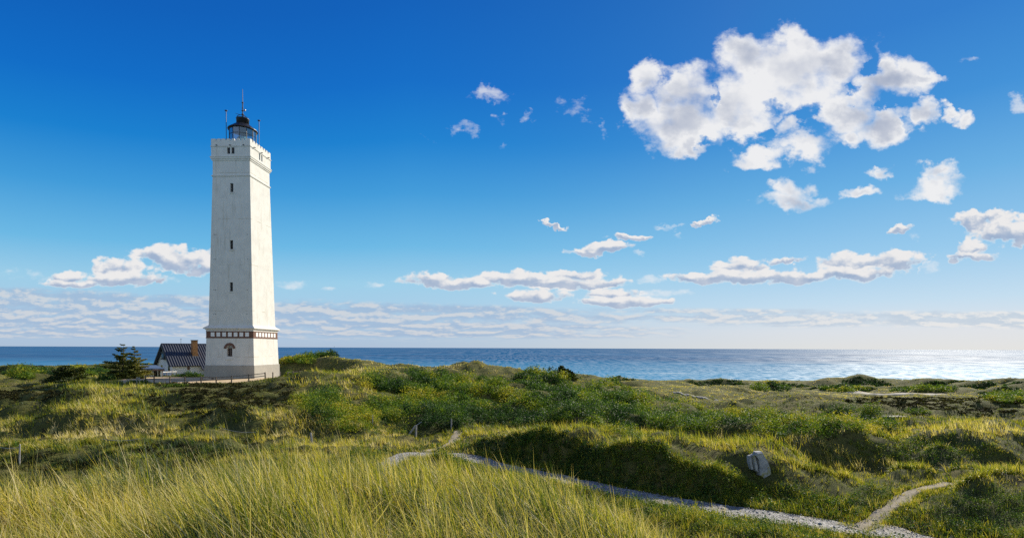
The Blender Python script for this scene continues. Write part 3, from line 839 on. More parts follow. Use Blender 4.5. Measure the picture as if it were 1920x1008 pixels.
# brick arch over the window
bm = bmesh.new()
n = 18
for k in range(n):
    a0, a1 = math.pi * k / n, math.pi * (k + 1) / n
    pts = [(0.50, a0), (0.86, a0), (0.86, a1), (0.50, a1)]
    fr, bk = [], []
    for r, a in pts:
        s, z = AC - r * math.cos(a), AZS + 0.02 + r * math.sin(a)
        fr.append(bm.verts.new((s, -hwf(z) - 0.06, z))); bk.append(bm.verts.new((s, -hwf(z) + 0.03, z)))
    bm.faces.new(fr)
    for i in range(4): bm.faces.new((fr[i], fr[(i + 1) % 4], bk[(i + 1) % 4], bk[i]))
bm_obj('brick_arch', bm, M['brick'], lh)
# arched window: frame, panes, fanlight, sloping sill
yp = -hwf(AZ0) + 0.40
bm = bmesh.new()
for x0, x1, z0, z1 in ((AC - 0.40, AC - 0.31, AZ0 + 0.05, AZS), (AC + 0.31, AC + 0.40, AZ0 + 0.05, AZS), (AC - 0.05, AC + 0.05, AZ0 + 0.1, AZS), (AC - 0.31, AC + 0.31, AZ0 + 0.02, AZ0 + 0.12), (AC - 0.40, AC + 0.40, AZS, AZS + 0.09)):
    box(bm, x0, x1, yp - 0.06, yp + 0.04, z0, z1)
win = bm_obj('arched_window', bm, M['brown_wood'], lh)
bm = bmesh.new(); box(bm, AC - 0.31, AC + 0.31, yp + 0.0, yp + 0.02, AZ0 + 0.12, AZS); bm_obj('pane', bm, M['dark_glass'], win)
bm = bmesh.new()
vs = [bm.verts.new((AC - 0.41 * math.cos(math.pi * k / 12), yp, AZS + 0.09 + 0.44 * math.sin(math.pi * k / 12))) for k in range(13)]
bm.faces.new(vs)
bm_obj('fanlight', bm, M['grey_frame'], win)
bm = bmesh.new(); box(bm, AC - 0.60, AC + 0.45, -hwf(AZ0) - 0.08, -hwf(AZ0) + 0.1, AZ0 - 0.48, AZ0 - 0.30)
bm_obj('sill', bm, M['white'], win)

# brick band with white panels
bm = bmesh.new(); square_ring(bm, [(3.60, lz(23.35)), (3.64, lz(23.36)), (3.64, lz(23.48)), (3.60, lz(23.49)), (3.60, lz(24.30)), (3.63, lz(24.31)), (3.63, lz(24.40))])
band = bm_obj('brick_band', bm, M['brick'], lh)
for side, c0, pitch, w in ((0, -2.60, 0.872, 0.56), (1, -2.60, 0.872, 0.56)):
    for k in range(7):
        s = c0 + pitch * k
        bm = bmesh.new()
        if side == 0: box(bm, s - w / 2, s + w / 2, -3.613, -3.58, lz(23.60), lz(24.22))
        else: box(bm, 3.58, 3.613, s - w / 2, s + w / 2, lz(23.60), lz(24.22))
        bm_obj('white_panel', bm, M['panel'], band)
# cornice and its sloping roof
bm = bmesh.new(); square_ring(bm, [(3.62, lz(24.402)), (3.62, lz(24.62)), (3.72, lz(24.66)), (3.74, lz(24.74)), (3.90, lz(24.78)), (3.90, lz(24.88)), (3.50, lz(25.20)), (3.42, lz(25.22)), (3.40, lz(25.32))])
bm_obj('cornice', bm, M['white'], lh)

# shaft with three slit windows
S0, S1 = lz(25.22), lz(47.65)
SH0, SH1 = 3.36, 2.86
hs = lambda z: SH0 + (SH1 - SH0) * (z - S0) / (S1 - S0)
slits = []
for zc in (31.05, 37.35, 45.90):
    slits.append((0.34, [(lz(zc) - 0.68, -0.16, 0.32), (lz(zc) + 0.68, -0.16, 0.32)]))
bm = bmesh.new(); tower_wall(bm, S0, S1, SH0, SH1, {0: slits}); bm_obj('shaft', bm, M['white'], lh)
for dep, pts in slits:
    z0, z1 = pts[0][0], pts[1][0]
    yy = -hs((z0 + z1) / 2) + 0.27
    bm = bmesh.new()
    for a in ((-0.16, -0.09, z0, z1), (0.25, 0.32, z0, z1), (-0.09, 0.25, z1 - 0.08, z1), (-0.09, 0.25, z0, z0 + 0.08), (0.05, 0.10, z0 + 0.08, z1 - 0.08)):
        box(bm, a[0], a[1], yy, yy + 0.05, a[2], a[3])
    w = bm_obj('window', bm, M['iron'], lh)
    bm = bmesh.new(); box(bm, -0.10, 0.26, yy + 0.02, yy + 0.04, z0 + 0.04, z1 - 0.04); bm_obj('pane', bm, M['dark_glass'], w)
    bm = bmesh.new(); box(bm, -0.28, 0.42, -hs(z0) - 0.11, -hs(z0) + 0.2, z0 - 0.17, z0); bm_obj('sill', bm, M['white'], w)
# iron wall ties
for zc in (27.0, 30.6, 35.2, 38.9):
    for s in (-2.55, -2.3, 2.5):
        bm = bmesh.new(); bar(bm, (s, -hs(lz(zc)) - 0.03, lz(zc)), (s, -hs(lz(zc)) + 0.05, lz(zc)), 0.055, 6); bm_obj('wall_tie', bm, M['iron'], lh)

# string course, neck, corbel and head
def ring_part(name, prof):
    bm = bmesh.new(); square_ring(bm, [(h, lz(z)) for h, z in prof]); return bm_obj(name, bm, M['white'], lh)
ring_part('string_course', [(2.84, 47.60), (2.95, 47.62), (2.98, 47.70), (2.98, 47.78), (2.86, 47.84)])
ring_part('neck', [(2.855, 47.83), (2.835, 49.98)])
ring_part('corbel_course', [(2.82, 49.9), (2.93, 49.98), (2.95, 50.15), (3.04, 50.2), (3.06, 50.42), (3.12, 50.46), (3.12, 50.56), (2.98, 50.62)])
H0, H1 = lz(50.6), lz(52.0)
hw_ = 2.97
pair = lambda c: [(0.3, [(lz(50.92), s - 0.23, s + 0.23), (lz(51.86), s - 0.23, s + 0.23)]) for s in (c - 0.33, c + 0.33)]
bm = bmesh.new(); tower_wall(bm, H0, H1, hw_, hw_, {0: pair(0.02), 1: pair(-0.05)}); bm_obj('head', bm, M['white'], lh)
for side, c in ((0, 0.02), (1, -0.05)):
    for s in (c - 0.33, c + 0.33):
        bm = bmesh.new()
        for a0, a1, z0, z1 in ((s - 0.23, s - 0.16, 50.92, 51.86), (s + 0.16, s + 0.23, 50.92, 51.86), (s - 0.16, s + 0.16, 50.92, 50.99), (s - 0.16, s + 0.16, 51.79, 51.86)):
            if side == 0: box(bm, a0, a1, -hw_ + 0.2, -hw_ + 0.26, lz(z0), lz(z1))
            else: box(bm, hw_ - 0.14, hw_ - 0.08, a0, a1, lz(z0), lz(z1))
        w = bm_obj('window', bm, M['grey_frame'] if side else M['iron'], lh)
        bm = bmesh.new()
        if side == 0: box(bm, s - 0.17, s + 0.17, -hw_ + 0.22, -hw_ + 0.24, lz(50.97), lz(51.8))
        else: box(bm, hw_ - 0.13, hw_ - 0.11, s - 0.17, s + 0.17, lz(50.97), lz(51.8))
        bm_obj('pane', bm, M['dark_glass'] if side == 0 else M['grey_frame'], w)
ring_part('parapet_moulding', [(2.95, 51.98), (3.03, 52.0), (3.06, 52.05), (3.06, 52.12), (2.96, 52.18)])
# parapet: a hollow wall with scalloped merlons
bm = bmesh.new()
PZ0, PZN, PZ1, PT = lz(52.17), lz(52.84), lz(53.20), 0.32
def para_profile():
    pts = []; n = 8; pitch = 2 * hw_ / n
    for k in range(n):
        x0 = -hw_ + pitch * k
        pts += [(x0, PZN), (x0 + 0.12, PZN + 0.05), (x0 + 0.165, PZ1 - 0.1), (x0 + 0.18, PZ1), (x0 + pitch - 0.18, PZ1), (x0 + pitch - 0.165, PZ1 - 0.1), (x0 + pitch - 0.12, PZN + 0.05)]
    pts.append((hw_, PZN))
    # full merlons at the corners
    pts = [p for p in pts if not (p[0] < -hw_ + 0.14 or p[0] > hw_ - 0.14)]
    return [(-hw_, PZ1)] + pts + [(hw_, PZ1)]
pp_ = para_profile()
for side in range(4):
    for (sa, za), (sb, zb) in zip(pp_, pp_[1:]):
        if sb - sa < 1e-5: continue
        o = [side_pt(side, s, hw_, z) for s, z in ((sa, PZ0), (sb, PZ0), (sb, zb), (sa, za))]
        i_ = [side_pt(side, s * (hw_ - PT) / hw_, hw_ - PT, z) for s, z in ((sa, PZ0), (sb, PZ0), (sb, zb), (sa, za))]
        for q in (o, i_, (o[3], o[2], i_[2], i_[3])):
            bm.faces.new([bm.verts.new(p) for p in q])
bm_obj('parapet', bm, M['white'], lh)
ring_part('roof_deck', [(2.62, 51.9), (2.62, 52.3)])
# water spouts under the parapet
for side in (0, 1):
    for s in (-2.05, 0.0, 2.05):
        bm = bmesh.new()
        a = side_pt(side, s, 3.03, lz(52.2)); b_ = side_pt(side, s, 3.28, lz(52.13))
        bar(bm, a, b_, 0.07, 6)
        bm_obj('water_spout', bm, M['iron'], lh)

# lantern on the roof
LX, LY, LR, NS = 0.18, 0.0, 1.9, 12
LZ0, LZG, LZ1 = lz(52.3), lz(52.75), lz(55.55)
lan_a = [math.pi * 2 * k / NS + math.pi / NS for k in range(NS)]
bm = bmesh.new()
lathe(bm, [(LR + 0.05, LZ0), (LR + 0.05, LZG)], NS, LX, LY, lan_a[0])
for a in lan_a:
    bar(bm, (LX + LR * math.cos(a), LY + LR * math.sin(a), LZG), (LX + LR * math.cos(a), LY + LR * math.sin(a), LZ1), 0.05, 6)
for zz in (LZ1 - 0.06, LZ1 - 0.95):
    for a, b_ in zip(lan_a, lan_a[1:] + lan_a[:1]):
        bar(bm, (LX + LR * math.cos(a), LY + LR * math.sin(a), zz), (LX + LR * math.cos(b_), LY + LR * math.sin(b_), zz), 0.035, 5)
lan = bm_obj('lantern', bm, M['black'], lh)
bmg, bmd = bmesh.new(), bmesh.new()
for a, b_ in zip(lan_a, lan_a[1:] + lan_a[:1]):
    q = [(LX + (LR - 0.01) * math.cos(w), LY + (LR - 0.01) * math.sin(w), z) for w, z in ((a, LZG), (b_, LZG), (b_, LZ1), (a, LZ1))]
    midd = math.degrees((a + (b_ if b_ > a else b_ + 2 * math.pi)) / 2) % 360
    tgt = bmd if 150 < midd < 215 else bmg           # the landward panels are blanked out
    tgt.faces.new([tgt.verts.new(p) for p in q])
bm_obj('glazing', bmg, M['lantern_glass'], lan)
bm_obj('blanking_panel', bmd, M['black'], lan)
bm = bmesh.new(); lathe(bm, [(2.06, LZ1 - 0.03), (2.12, LZ1 + 0.02), (2.10, LZ1 + 0.10), (1.7, LZ1 + 0.40), (1.25, LZ1 + 0.76), (0.95, LZ1 + 0.98)], 24, LX, LY)
rf = bm_obj('lantern_roof', bm, M['black'], lh)
bm = bmesh.new(); lathe(bm, [(0.90, LZ1 + 0.93), (0.89, LZ1 + 1.72), (0.94, LZ1 + 1.75), (0.94, LZ1 + 1.84), (0.5, LZ1 + 1.94)], 24, LX, LY)
bm_obj('ventilator', bm, M['black'], rf, True)
# lens inside
bm = bmesh.new(); lathe(bm, [(0.35, LZ0), (0.35, LZG - 0.2), (0.75, LZG - 0.1), (0.95, LZG + 0.3), (1.02, LZG + 0.8), (0.95, LZG + 1.3), (0.7, LZG + 1.75), (0.3, LZG + 1.95)], 20, LX, LY)
bm_obj('lens', bm, M['lens'], lh, True)
# curved stays, mast and aerials on the ventilator
ZT = LZ1 + 1.9
bm = bmesh.new()
for k in range(4):
    a = math.pi / 4 + k * math.pi / 2
    prev = None
    for j in range(6):
        w = j / 5 * math.pi / 2
        p_ = (LX + 0.85 * math.cos(a) * math.cos(w), LY + 0.85 * math.sin(a) * math.cos(w), ZT - 0.1 + 0.62 * math.sin(w))
        if prev: bar(bm, prev, p_, 0.05, 5)
        prev = p_
bm_obj('mast_stay', bm, M['iron'], lh)
bm = bmesh.new()
bar(bm, (LX, LY, ZT - 0.2), (LX, LY, ZT + 2.4), 0.075, 8); bar(bm, (LX, LY, ZT + 2.4), (LX, LY, ZT + 4.5), 0.045, 6, 0.025)
mast = bm_obj('mast', bm, M['iron'], lh)
bm = bmesh.new()
for z, r in ((0.62, 0.17), (1.15, 0.14), (1.55, 0.12), (2.4, 0.15)):
    bmc = bmesh.new(); lathe(bmc, [(r, ZT + z), (r, ZT + z + 0.1)], 8, LX, LY); bm_obj('collar', bmc, M['iron'], mast)
bar(bm, (LX - 0.28, LY, ZT + 1.25), (LX + 0.3, LY, ZT + 1.25), 0.03, 5)
bm_obj('aerial_bracket', bm, M['iron'], mast)
bm = bmesh.new(); bar(bm, (LX - 1.0, LY - 0.2, ZT + 0.72), (LX - 0.05, LY, ZT + 0.5), 0.03, 5)
bm_obj('side_aerial', bm, M['iron'], mast)
bm = bmesh.new(); lathe(bm, [(0.05, ZT + 1.1), (0.14, ZT + 1.15), (0.14, ZT + 1.4), (0.05, ZT + 1.45)], 8, LX + 0.34, LY)
bm_obj('weather_sensor', bm, M['grey_metal'], mast, True)
for px, Yw, z0, z1 in ((-1.8, -1.05, 52.3, 58.2), (2.25, 0.9, 52.3, 57.5)):
    bm = bmesh.new()
    bar(bm, (px, Yw, lz(z0)), (px, Yw, lz(z1)), 0.045, 6)
    pole = bm_obj('pole', bm, M['iron'], lh)
    bm = bmesh.new(); lathe(bm, [(0.05, lz(z1) - 0.12), (0.22, lz(z1)), (0.2, lz(z1) + 0.06)], 10, px, Yw)
    bm_obj('pole_cap', bm, M['iron'], pole)
# ------------------------------------------------------------------ keeper's house behind the tower
TH = rad(50)
HZ = 17.25
hs_o = tag(empty('house', (FX, FY, HZ), TH), 'white keeper house with dark tiled gable roof behind the lighthouse', 'house')
# local frame: x along the ridge away from the gable, y from the front eave to the rear, z up
HL, HW = 12.5, 8.2
EZ, RZh = 1.65, 5.15            # eave and ridge above the yard
OV, EO = 0.55, 0.45             # overhang at gable and eaves
slope = (RZh - EZ) / (HW / 2)
bm = bmesh.new()
pts = [(0, 0), (HW, 0), (HW, EZ), (HW / 2, RZh - 0.12), (0, EZ)]
A = [bm.verts.new((0, y, z)) for y, z in [(0, -1.4), (HW, -1.4), (HW, EZ), (HW / 2, RZh - 0.15), (0, EZ)]]
B = [bm.verts.new((HL, y, z)) for y, z in [(0, -1.4), (HW, -1.4), (HW, EZ), (HW / 2, RZh - 0.15), (0, EZ)]]
bm.faces.new(A); bm.faces.new(B[::-1])
for k in range(5): bm.faces.new((A[k], A[(k + 1) % 5], B[(k + 1) % 5], B[k]))
bm_obj('wall', bm, M['white_house'], hs_o)

def pantiles(bm, x0, x1, ya, za, yb, zb, period=0.40, amp=0.065, thick=0.10):
    """one corrugated roof slope between eave (ya, za) and ridge (yb, zb)"""
    n = int((x1 - x0) / period * 8)
    L = math.hypot(yb - ya, zb - za); ny, nz_ = -(zb - za) / L, (yb - ya) / L
    if nz_ < 0: ny, nz_ = -ny, -nz_
    rows_ = 9
    grid = []
    for j in range(rows_ + 1):
        f = j / rows_
        r = []
        for i in range(n + 1):
            x = x0 + (x1 - x0) * i / n
            w = math.sin(2 * math.pi * (x - x0) / period)
            h = amp * (w if w > -0.3 else -0.3) + thick
            r.append(bm.verts.new((x, ya + (yb - ya) * f + ny * h, za + (zb - za) * f + nz_ * h)))
        grid.append(r)
    for j in range(rows_):
        for i in range(n):
            bm.faces.new((grid[j][i], grid[j][i + 1], grid[j + 1][i + 1], grid[j + 1][i]))
    # underside
    u_ = [bm.verts.new(p) for p in ((x0, ya, za), (x1, ya, za), (x1, yb, zb), (x0, yb, zb))]
    bm.faces.new(u_)
bm = bmesh.new()
ef = EZ - EO * slope
pantiles(bm, -OV, HL + 0.3, -EO, ef, HW / 2, RZh)
pantiles(bm, -OV, HL + 0.3, HW + EO, ef, HW / 2, RZh)
# the slope runs lower over a wing toward the tower
pantiles(bm, 4.3, HL + 0.3, -EO - 0.75, ef - 0.75 * slope - 0.02, -EO + 0.12, ef + 0.1 * slope - 0.02)
roof = bm_obj('roof', bm, M['tile'], hs_o)
bm = bmesh.new(); bar(bm, (-OV, HW / 2, RZh + 0.10), (HL + 0.3, HW / 2, RZh + 0.10), 0.13, 8); bm_obj('ridge_cap', bm, M['tile'], roof)
# chimney through the front slope
cx_, cy_ = 4.1, 1.9
cz_ = EZ + cy_ * slope
bm = bmesh.new()
box(bm, cx_ - 0.42, cx_ + 0.42, cy_ - 0.42, cy_ + 0.42, cz_ - 0.6, RZh + 0.72)
ch = bm_obj('chimney', bm, M['chimney'], roof)
bm = bmesh.new(); box(bm, cx_ - 0.48, cx_ + 0.48, cy_ - 0.48, cy_ + 0.48, RZh + 0.722, RZh + 0.86)
bm_obj('chimney_cap', bm, M['iron'], roof)
bm = bmesh.new(); box(bm, cx_ - 0.52, cx_ + 0.52, cy_ - 0.56, cy_ + 0.50, cz_ - 0.40, cz_ - 0.26); bm_obj('flashing', bm, M['grey_metal'], roof)
bm = bmesh.new(); bar(bm, (2.6, HW / 2, RZh), (2.6, HW / 2, RZh + 1.15), 0.03, 5); bar(bm, (2.45, HW / 2, RZh + 1.0), (2.75, HW / 2, RZh + 1.0), 0.03, 5)
bm_obj('roof_aerial', bm, M['grey_metal'], roof)
# bargeboards on the gable
for y0 in (-EO, HW + EO):
    bm = bmesh.new()
    for xx in (-OV - 0.06, -OV + 0.0):
        pass
    a = [(-OV - 0.07, y0, ef - 0.30), (-OV - 0.07, HW / 2, RZh - 0.28), (-OV - 0.07, HW / 2, RZh + 0.12), (-OV - 0.07, y0, ef + 0.12)]
    fr = [bm.verts.new(p_) for p_ in a]; bk = [bm.verts.new((p_[0] + 0.06, p_[1], p_[2])) for p_ in a]
    bm.faces.new(fr); bm.faces.new(bk[::-1])
    for k in range(4): bm.faces.new((fr[k], fr[(k + 1) % 4], bk[(k + 1) % 4], bk[k]))
    bm_obj('bargeboard', bm, M['barge'], hs_o)
# dark canted bay with brackets high in the gable
bm = bmesh.new()
box(bm, -0.5, -0.01, 3.0, 4.6, 2.45, 2.62); box(bm, -0.42, -0.01, 3.1, 4.5, 2.62, 3.65); box(bm, -0.5, -0.01, 3.0, 4.6, 3.65, 3.82)
bay = bm_obj('gable_bay', bm, M['barge'], hs_o)
bm = bmesh.new(); box(bm, -0.44, -0.42, 3.3, 4.3, 2.8, 3.5); bm_obj('pane', bm, M['dark_glass'], bay)
# gable window, side window and door
for nm, x0, x1, y0, y1, z0, z1 in (('window', -0.05, 0.0, 1.2, 2.3, 0.3, 1.5), ('door', -0.06, 0.0, 5.1, 6.2, -0.6, 1.5)):
    bm = bmesh.new()
    box(bm, x0, x1 - 0.01, y0, y0 + 0.09, z0, z1); box(bm, x0, x1 - 0.01, y1 - 0.09, y1, z0, z1)
    box(bm, x0, x1 - 0.01, y0 + 0.09, y1 - 0.09, z1 - 0.09, z1); box(bm, x0, x1 - 0.01, y0 + 0.09, y1 - 0.09, z0, z0 + 0.09)
    w = bm_obj(nm, bm, M['white_wood'], hs_o)
    bm = bmesh.new(); box(bm, x0 + 0.02, -0.005, y0 + 0.09, y1 - 0.09, z0 + 0.09, z1 - 0.09); bm_obj('pane', bm, M['dark_glass'], w)
bm = bmesh.new(); box(bm, 2.3, 2.7, -0.04, 0.005, 0.6, 1.3); bm_obj('side_window', bm, M['brown_wood'], hs_o)

# porch in front of the gable: a flat blue roof on timber posts with a glazed room below
pA = at(271, 704, 84.0); pB = at(305, 704, 86.0)
pz = HZ - 0.35
po = tag(empty('porch_hut', (pA.x, pA.y, pz), math.atan2(pB.y - pA.y, pB.x - pA.x)), 'small white garden hut with flat blue roof beside the keeper house', 'hut')
W_ = (pB - pA).length
bm = bmesh.new(); box(bm, -0.15, W_ * 0.62, 1.0, 3.2, -0.6, 1.25); box(bm, W_ * 0.62 + 0.004, W_ - 0.1, 1.0, 3.2, -0.6, 1.25)
bm_obj('wall', bm, M['white_house'], po)
bm = bmesh.new()
vsA = [(-0.45, -0.35, 1.42), (W_ + 0.15, -0.35, 1.30), (W_ + 0.1, 3.4, 1.78), (-0.3, 3.4, 1.85)]
top = [bm.verts.new((x, y, z + 0.16)) for x, y, z in vsA]; bot = [bm.verts.new(p_) for p_ in vsA]
bm.faces.new(top); bm.faces.new(bot[::-1])
for k in range(4): bm.faces.new((bot[k], bot[(k + 1) % 4], top[(k + 1) % 4], top[k]))
bm_obj('roof', bm, M['blue_roof'], po)
bm = bmesh.new()
a = [(1.0, -0.40, 1.10), (W_ + 0.17, -0.40, 1.06), (W_ + 0.17, -0.40, 1.28), (1.0, -0.40, 1.36)]
fr = [bm.verts.new(p_) for p_ in a]; bk = [bm.verts.new((x, y + 0.045, z)) for x, y, z in a]
bm.faces.new(fr); bm.faces.new(bk[::-1])
for k in range(4): bm.faces.new((fr[k], fr[(k + 1) % 4], bk[(k + 1) % 4], bk[k]))
bm_obj('fascia', bm, M['brown_wood'], po)
for x in (0.42, W_ - 0.25):
    bm = bmesh.new(); box(bm, x - 0.11, x + 0.11, -0.2, 0.0, -0.6, 1.3); bm_obj('post', bm, M['rail'] if x < 1 else M['white_wood'], po)
x0 = W_ * 0.60
bm = bmesh.new()
for xa, xb in ((x0 - 0.1, x0), (x0 + 0.55, x0 + 0.65), (x0 + 1.1, x0 + 1.2)):
    box(bm, xa, xb, 0.92, 0.995, -0.35, 1.12)
w = bm_obj('window', bm, M['white_wood'], po)
bm = bmesh.new(); box(bm, x0, x0 + 1.1, 0.95, 0.99, -0.3, 1.1); bm_obj('pane', bm, M['dark_glass'], w)
# ------------------------------------------------------------------ fences round the terrace
def fence(name, label, posts, rails, ph=0.95, r=0.085, group=None, sag=0.0, matp='post', matr='rail'):
    """posts: [(x, y, z)] on the ground; rails: heights above the ground"""
    o = tag(empty(name, posts[0]), label, 'fence', group)
    og = Vector(posts[0])
    rnd = random.Random(len(posts))
    tops = []
    for p_ in posts:
        bm = bmesh.new()
        q_ = Vector(p_) - og
        lean = Vector((rnd.uniform(-.05, .05), rnd.uniform(-.05, .05), 0))
        bar(bm, q_ - Vector((0, 0, 0.25)), q_ + lean + Vector((0, 0, ph * rnd.uniform(0.94, 1.06))), r, 8, r * 0.92)
        bm_obj('post', bm, M[matp], o)
        tops.append(q_)
    for h in rails:
        for a, b_ in zip(tops, tops[1:]):
            bm = bmesh.new()
            s = (b_ - a).normalized() * 0.03
            bar(bm, a + Vector((0, 0, h + rnd.uniform(-.02, .02))) + s, b_ + Vector((0, 0, h + rnd.uniform(-.02, .02))) - s, 0.052, 6)
            bm_obj('rail', bm, M[matr], o)
    return o

def gp(px, py, Y):
    """post foot: sight line at depth Y, set down on the ground"""
    p_ = at(px, py, Y)
    return (p_.x, p_.y, zat(p_.x, p_.y))

GF = 'fences round the lighthouse terrace'
fence('wooden_fence', 'long low wooden fence with thin rails in front of the lighthouse plinth',
      [gp(273, 716, 68.2), gp(289, 717, 67.6), gp(318.6, 717, 67.1), gp(347, 717, 66.8), gp(377, 717, 66.6), gp(405.7, 717, 66.5), gp(434, 716, 66.6), gp(466.4, 714, 67.0), gp(497.8, 713, 67.6)],
      (0.52, 0.86), ph=0.98, group=GF)
fence('wooden_fence', 'pale two railed fence climbing the grassy dune on the seaward side of the lighthouse',
      [gp(539.3, 706, 70.0), gp(550, 705, 70.6), gp(561.5, 704, 71.2), gp(570.7, 703, 71.8), gp(583, 702, 72.4), gp(592.5, 701, 73)],
      (0.45, 0.88), ph=1.0, group=GF)
def lone_post(name, label, px, Y, h, r=0.085, group=None, lean=(0, 0), m_='post'):
    x, y, z = gp(px, 700, Y)
    o = tag(empty(name, (x, y, z)), label, 'post', group)
    bm = bmesh.new()
    bar(bm, (0, 0, -0.25), (lean[0], lean[1], h), r, 8, r * 0.9)
    ob = bm_obj('shaft', bm, M[m_], o)
    bm = bmesh.new(); bar(bm, (lean[0], lean[1], h), (lean[0], lean[1], h + 0.03), r * 0.9, 8, r * 0.55); bm_obj('top', bm, M[m_], o)
    return o
lone_post('fence_post', 'short wooden post just past the end of the long terrace fence', 511.6, 68.4, 0.95, group=GF)
lone_post('fence_post', 'short wooden post before the start of the climbing two railed fence', 525.5, 69.2, 0.95, group=GF)
fence('handrail', 'thin pale handrail sloping up beside the keeper house wall', [gp(305, 700, 79.5), gp(313, 699, 80.5), gp(322, 697, 81.5), gp(331, 696, 82.5)], (0.85,), ph=0.95, r=0.045, matp='post', matr='white_wood')
o = fence('broken_fence', 'short broken pale fence bay at the foot of the spruces', [gp(256, 708, 66.8), gp(262, 712, 66.2)], (0.8,), ph=0.9, r=0.05, matp='grey_post', matr='grey_post')

# benches on the sand by the plinth
def bench(px, Y, rz, label):
    x, y, z = gp(px, 705, Y)
    o = tag(empty('bench', (x, y, z + 0.02), rz), label, 'bench')
    bm = bmesh.new()
    for k in range(3): box(bm, -0.95, 0.95, -0.2 + k * 0.14, -0.08 + k * 0.14, 0.43, 0.48)
    bm_obj('seat', bm, M['rail'], o)
    for sx in (-0.8, 0.8):
        bm = bmesh.new(); box(bm, sx - 0.04, sx + 0.04, -0.18, -0.10, -0.1, 0.43); bm_obj('leg', bm, M['iron'], o)
        bm = bmesh.new(); box(bm, sx - 0.04, sx + 0.04, 0.10, 0.18, -0.1, 0.43); bm_obj('leg', bm, M['iron'], o)
    return o
bench(388, 72.2, rad(178), 'low dark bench on the sand against the lighthouse plinth')

# ------------------------------------------------------------------ posts in the dune valley
def timber(bm, a, b_, w):
    bar(bm, a, b_, w, 7, w * 0.85)
p0_ = gp(778, 822, 41.0)
o = tag(empty('braced_post', p0_), 'bleached gate post with a leaning brace beside the gravel path', 'post')
bm = bmesh.new(); timber(bm, (0.06, 0, -0.3), (0.10, 0, 1.02), 0.085); bm_obj('upright', bm, M['grey_post'], o)
bm = bmesh.new(); timber(bm, (-0.72, -0.1, -0.1), (0.02, -0.02, 0.95), 0.075); bm_obj('brace', bm, M['grey_post'], o)
bm = bmesh.new(); timber(bm, (0.10, 0, 0.98), (0.52, 0.15, 1.28), 0.022); bm_obj('wire_stub', bm, M['wire'], o)
def valley_post(px, py, Y, h, lean, label, w=0.06):
    q_ = gp(px, py, Y)
    o = tag(empty('valley_post', q_), label, 'post', 'old posts in the valley')
    bm = bmesh.new(); timber(bm, (0, 0, -0.3), (lean, 0, h), w); bm_obj('shaft', bm, M['grey_post'], o)
    bm = bmesh.new(); bar(bm, (lean, 0, h), (lean, 0, h + 0.04), w * 0.8, 7, w * 0.4); bm_obj('top', bm, M['grey_post'], o)
valley_post(846, 820, 42.0, 1.05, 0.02, 'upright bleached post where the sandy track leaves the path', 0.065)
valley_post(586, 812, 37.0, 0.9, -0.12, 'short leaning post half hidden behind tall foreground grass', 0.08)
valley_post(698, 806, 42.5, 0.75, 0.03, 'thin grey post in the shaded scrub below the thicket', 0.05)
q_ = gp(36, 872, 28.5)
valley_post(36, 872, 28.9, 1.15, 0.06, 'thin bent post standing in the dark gully by the path', 0.045)

# slack wires
def wire(label, pts, sag):
    o = tag(empty('fence_wire', pts[0]), label, 'wire', 'slack fence wires')
    og = Vector(pts[0]); bm = bmesh.new()
    for a, b_ in zip(pts, pts[1:]):
        a, b_ = Vector(a) - og, Vector(b_) - og
        prev = a
        for k in range(1, 9):
            f = k / 8
            c_ = a.lerp(b_, f) - Vector((0, 0, sag * 4 * f * (1 - f)))
            bar(bm, prev, c_, 0.014, 5); prev = c_
    bm_obj('strand', bm, M['wire'], o)
a_ = gp(480, 815, 36.5); b_ = gp(410, 815, 36.5)
wire('thin slack fence wire in front of the dark heath bank', [(b_[0], b_[1], b_[2] + 0.75), (a_[0], a_[1], a_[2] + 0.9)], 0.16)
a_ = gp(190, 845, 31.5); b_ = gp(262, 845, 31.8)
wire('thin slack fence wire above the foreground grass', [(a_[0], a_[1], a_[2] + 0.8), (b_[0], b_[1], b_[2] + 0.7)], 0.12)
a_ = gp(-12, 860, 28.6); b_ = gp(36, 872, 28.9)
wire('thin slack fence wire tied to the bent post in the gully', [(a_[0], a_[1], a_[2] + 1.3), (b_[0] + 0.05, b_[1], b_[2] + 1.0)], 0.1)

# ------------------------------------------------------------------ standing stone
sx_, sy_, sz_ = P(1424, 890)
o = tag(empty('standing_stone', (sx_, sy_, sz_), 0.1), 'pale leaning stone with a split edge set in the dark grassy bank', 'stone')
o.scale = (0.92, 0.92, 0.95)
def slab(name, outline, y0, y1, seed):
    bm = bmesh.new(); rnd = random.Random(seed)
    n = len(outline)
    rings = []
    for y, k in ((y0, 0.9), (y0 + (y1 - y0) * 0.25, 1.0), (y1 - (y1 - y0) * 0.25, 1.0), (y1, 0.88)):
        cxs = sum(p_[0] for p_ in outline) / n; czs = sum(p_[1] for p_ in outline) / n
        rings.append([bm.verts.new((cxs + (x - cxs) * k + rnd.uniform(-.015, .015), y + 0.10 * z, czs + (z - czs) * k)) for x, z in outline])
    for A_, B_ in zip(rings, rings[1:]):
        for i in range(n): bm.faces.new((A_[i], A_[(i + 1) % n], B_[(i + 1) % n], B_[i]))
    bm.faces.new(rings[0]); bm.faces.new(rings[-1][::-1])
    return bm_obj(name, bm, M['stone'], o)
slab('main_face', [(-0.10, 0.0), (0.55, -0.5), (0.60, -0.1), (0.52, 0.35), (0.40, 0.72), (0.22, 1.02), (0.12, 1.18), (-0.20, 1.16), (-0.26, 1.02), (-0.12, 0.85), (-0.08, 0.5), (-0.10, 0.25)], -0.20, 0.25, 1)
slab('split_flake', [(-0.12, 0.10), (-0.16, 0.5), (-0.22, 0.85), (-0.28, 1.04), (-0.36, 1.0), (-0.34, 0.6), (-0.24, 0.2)], -0.12, 0.30, 2)
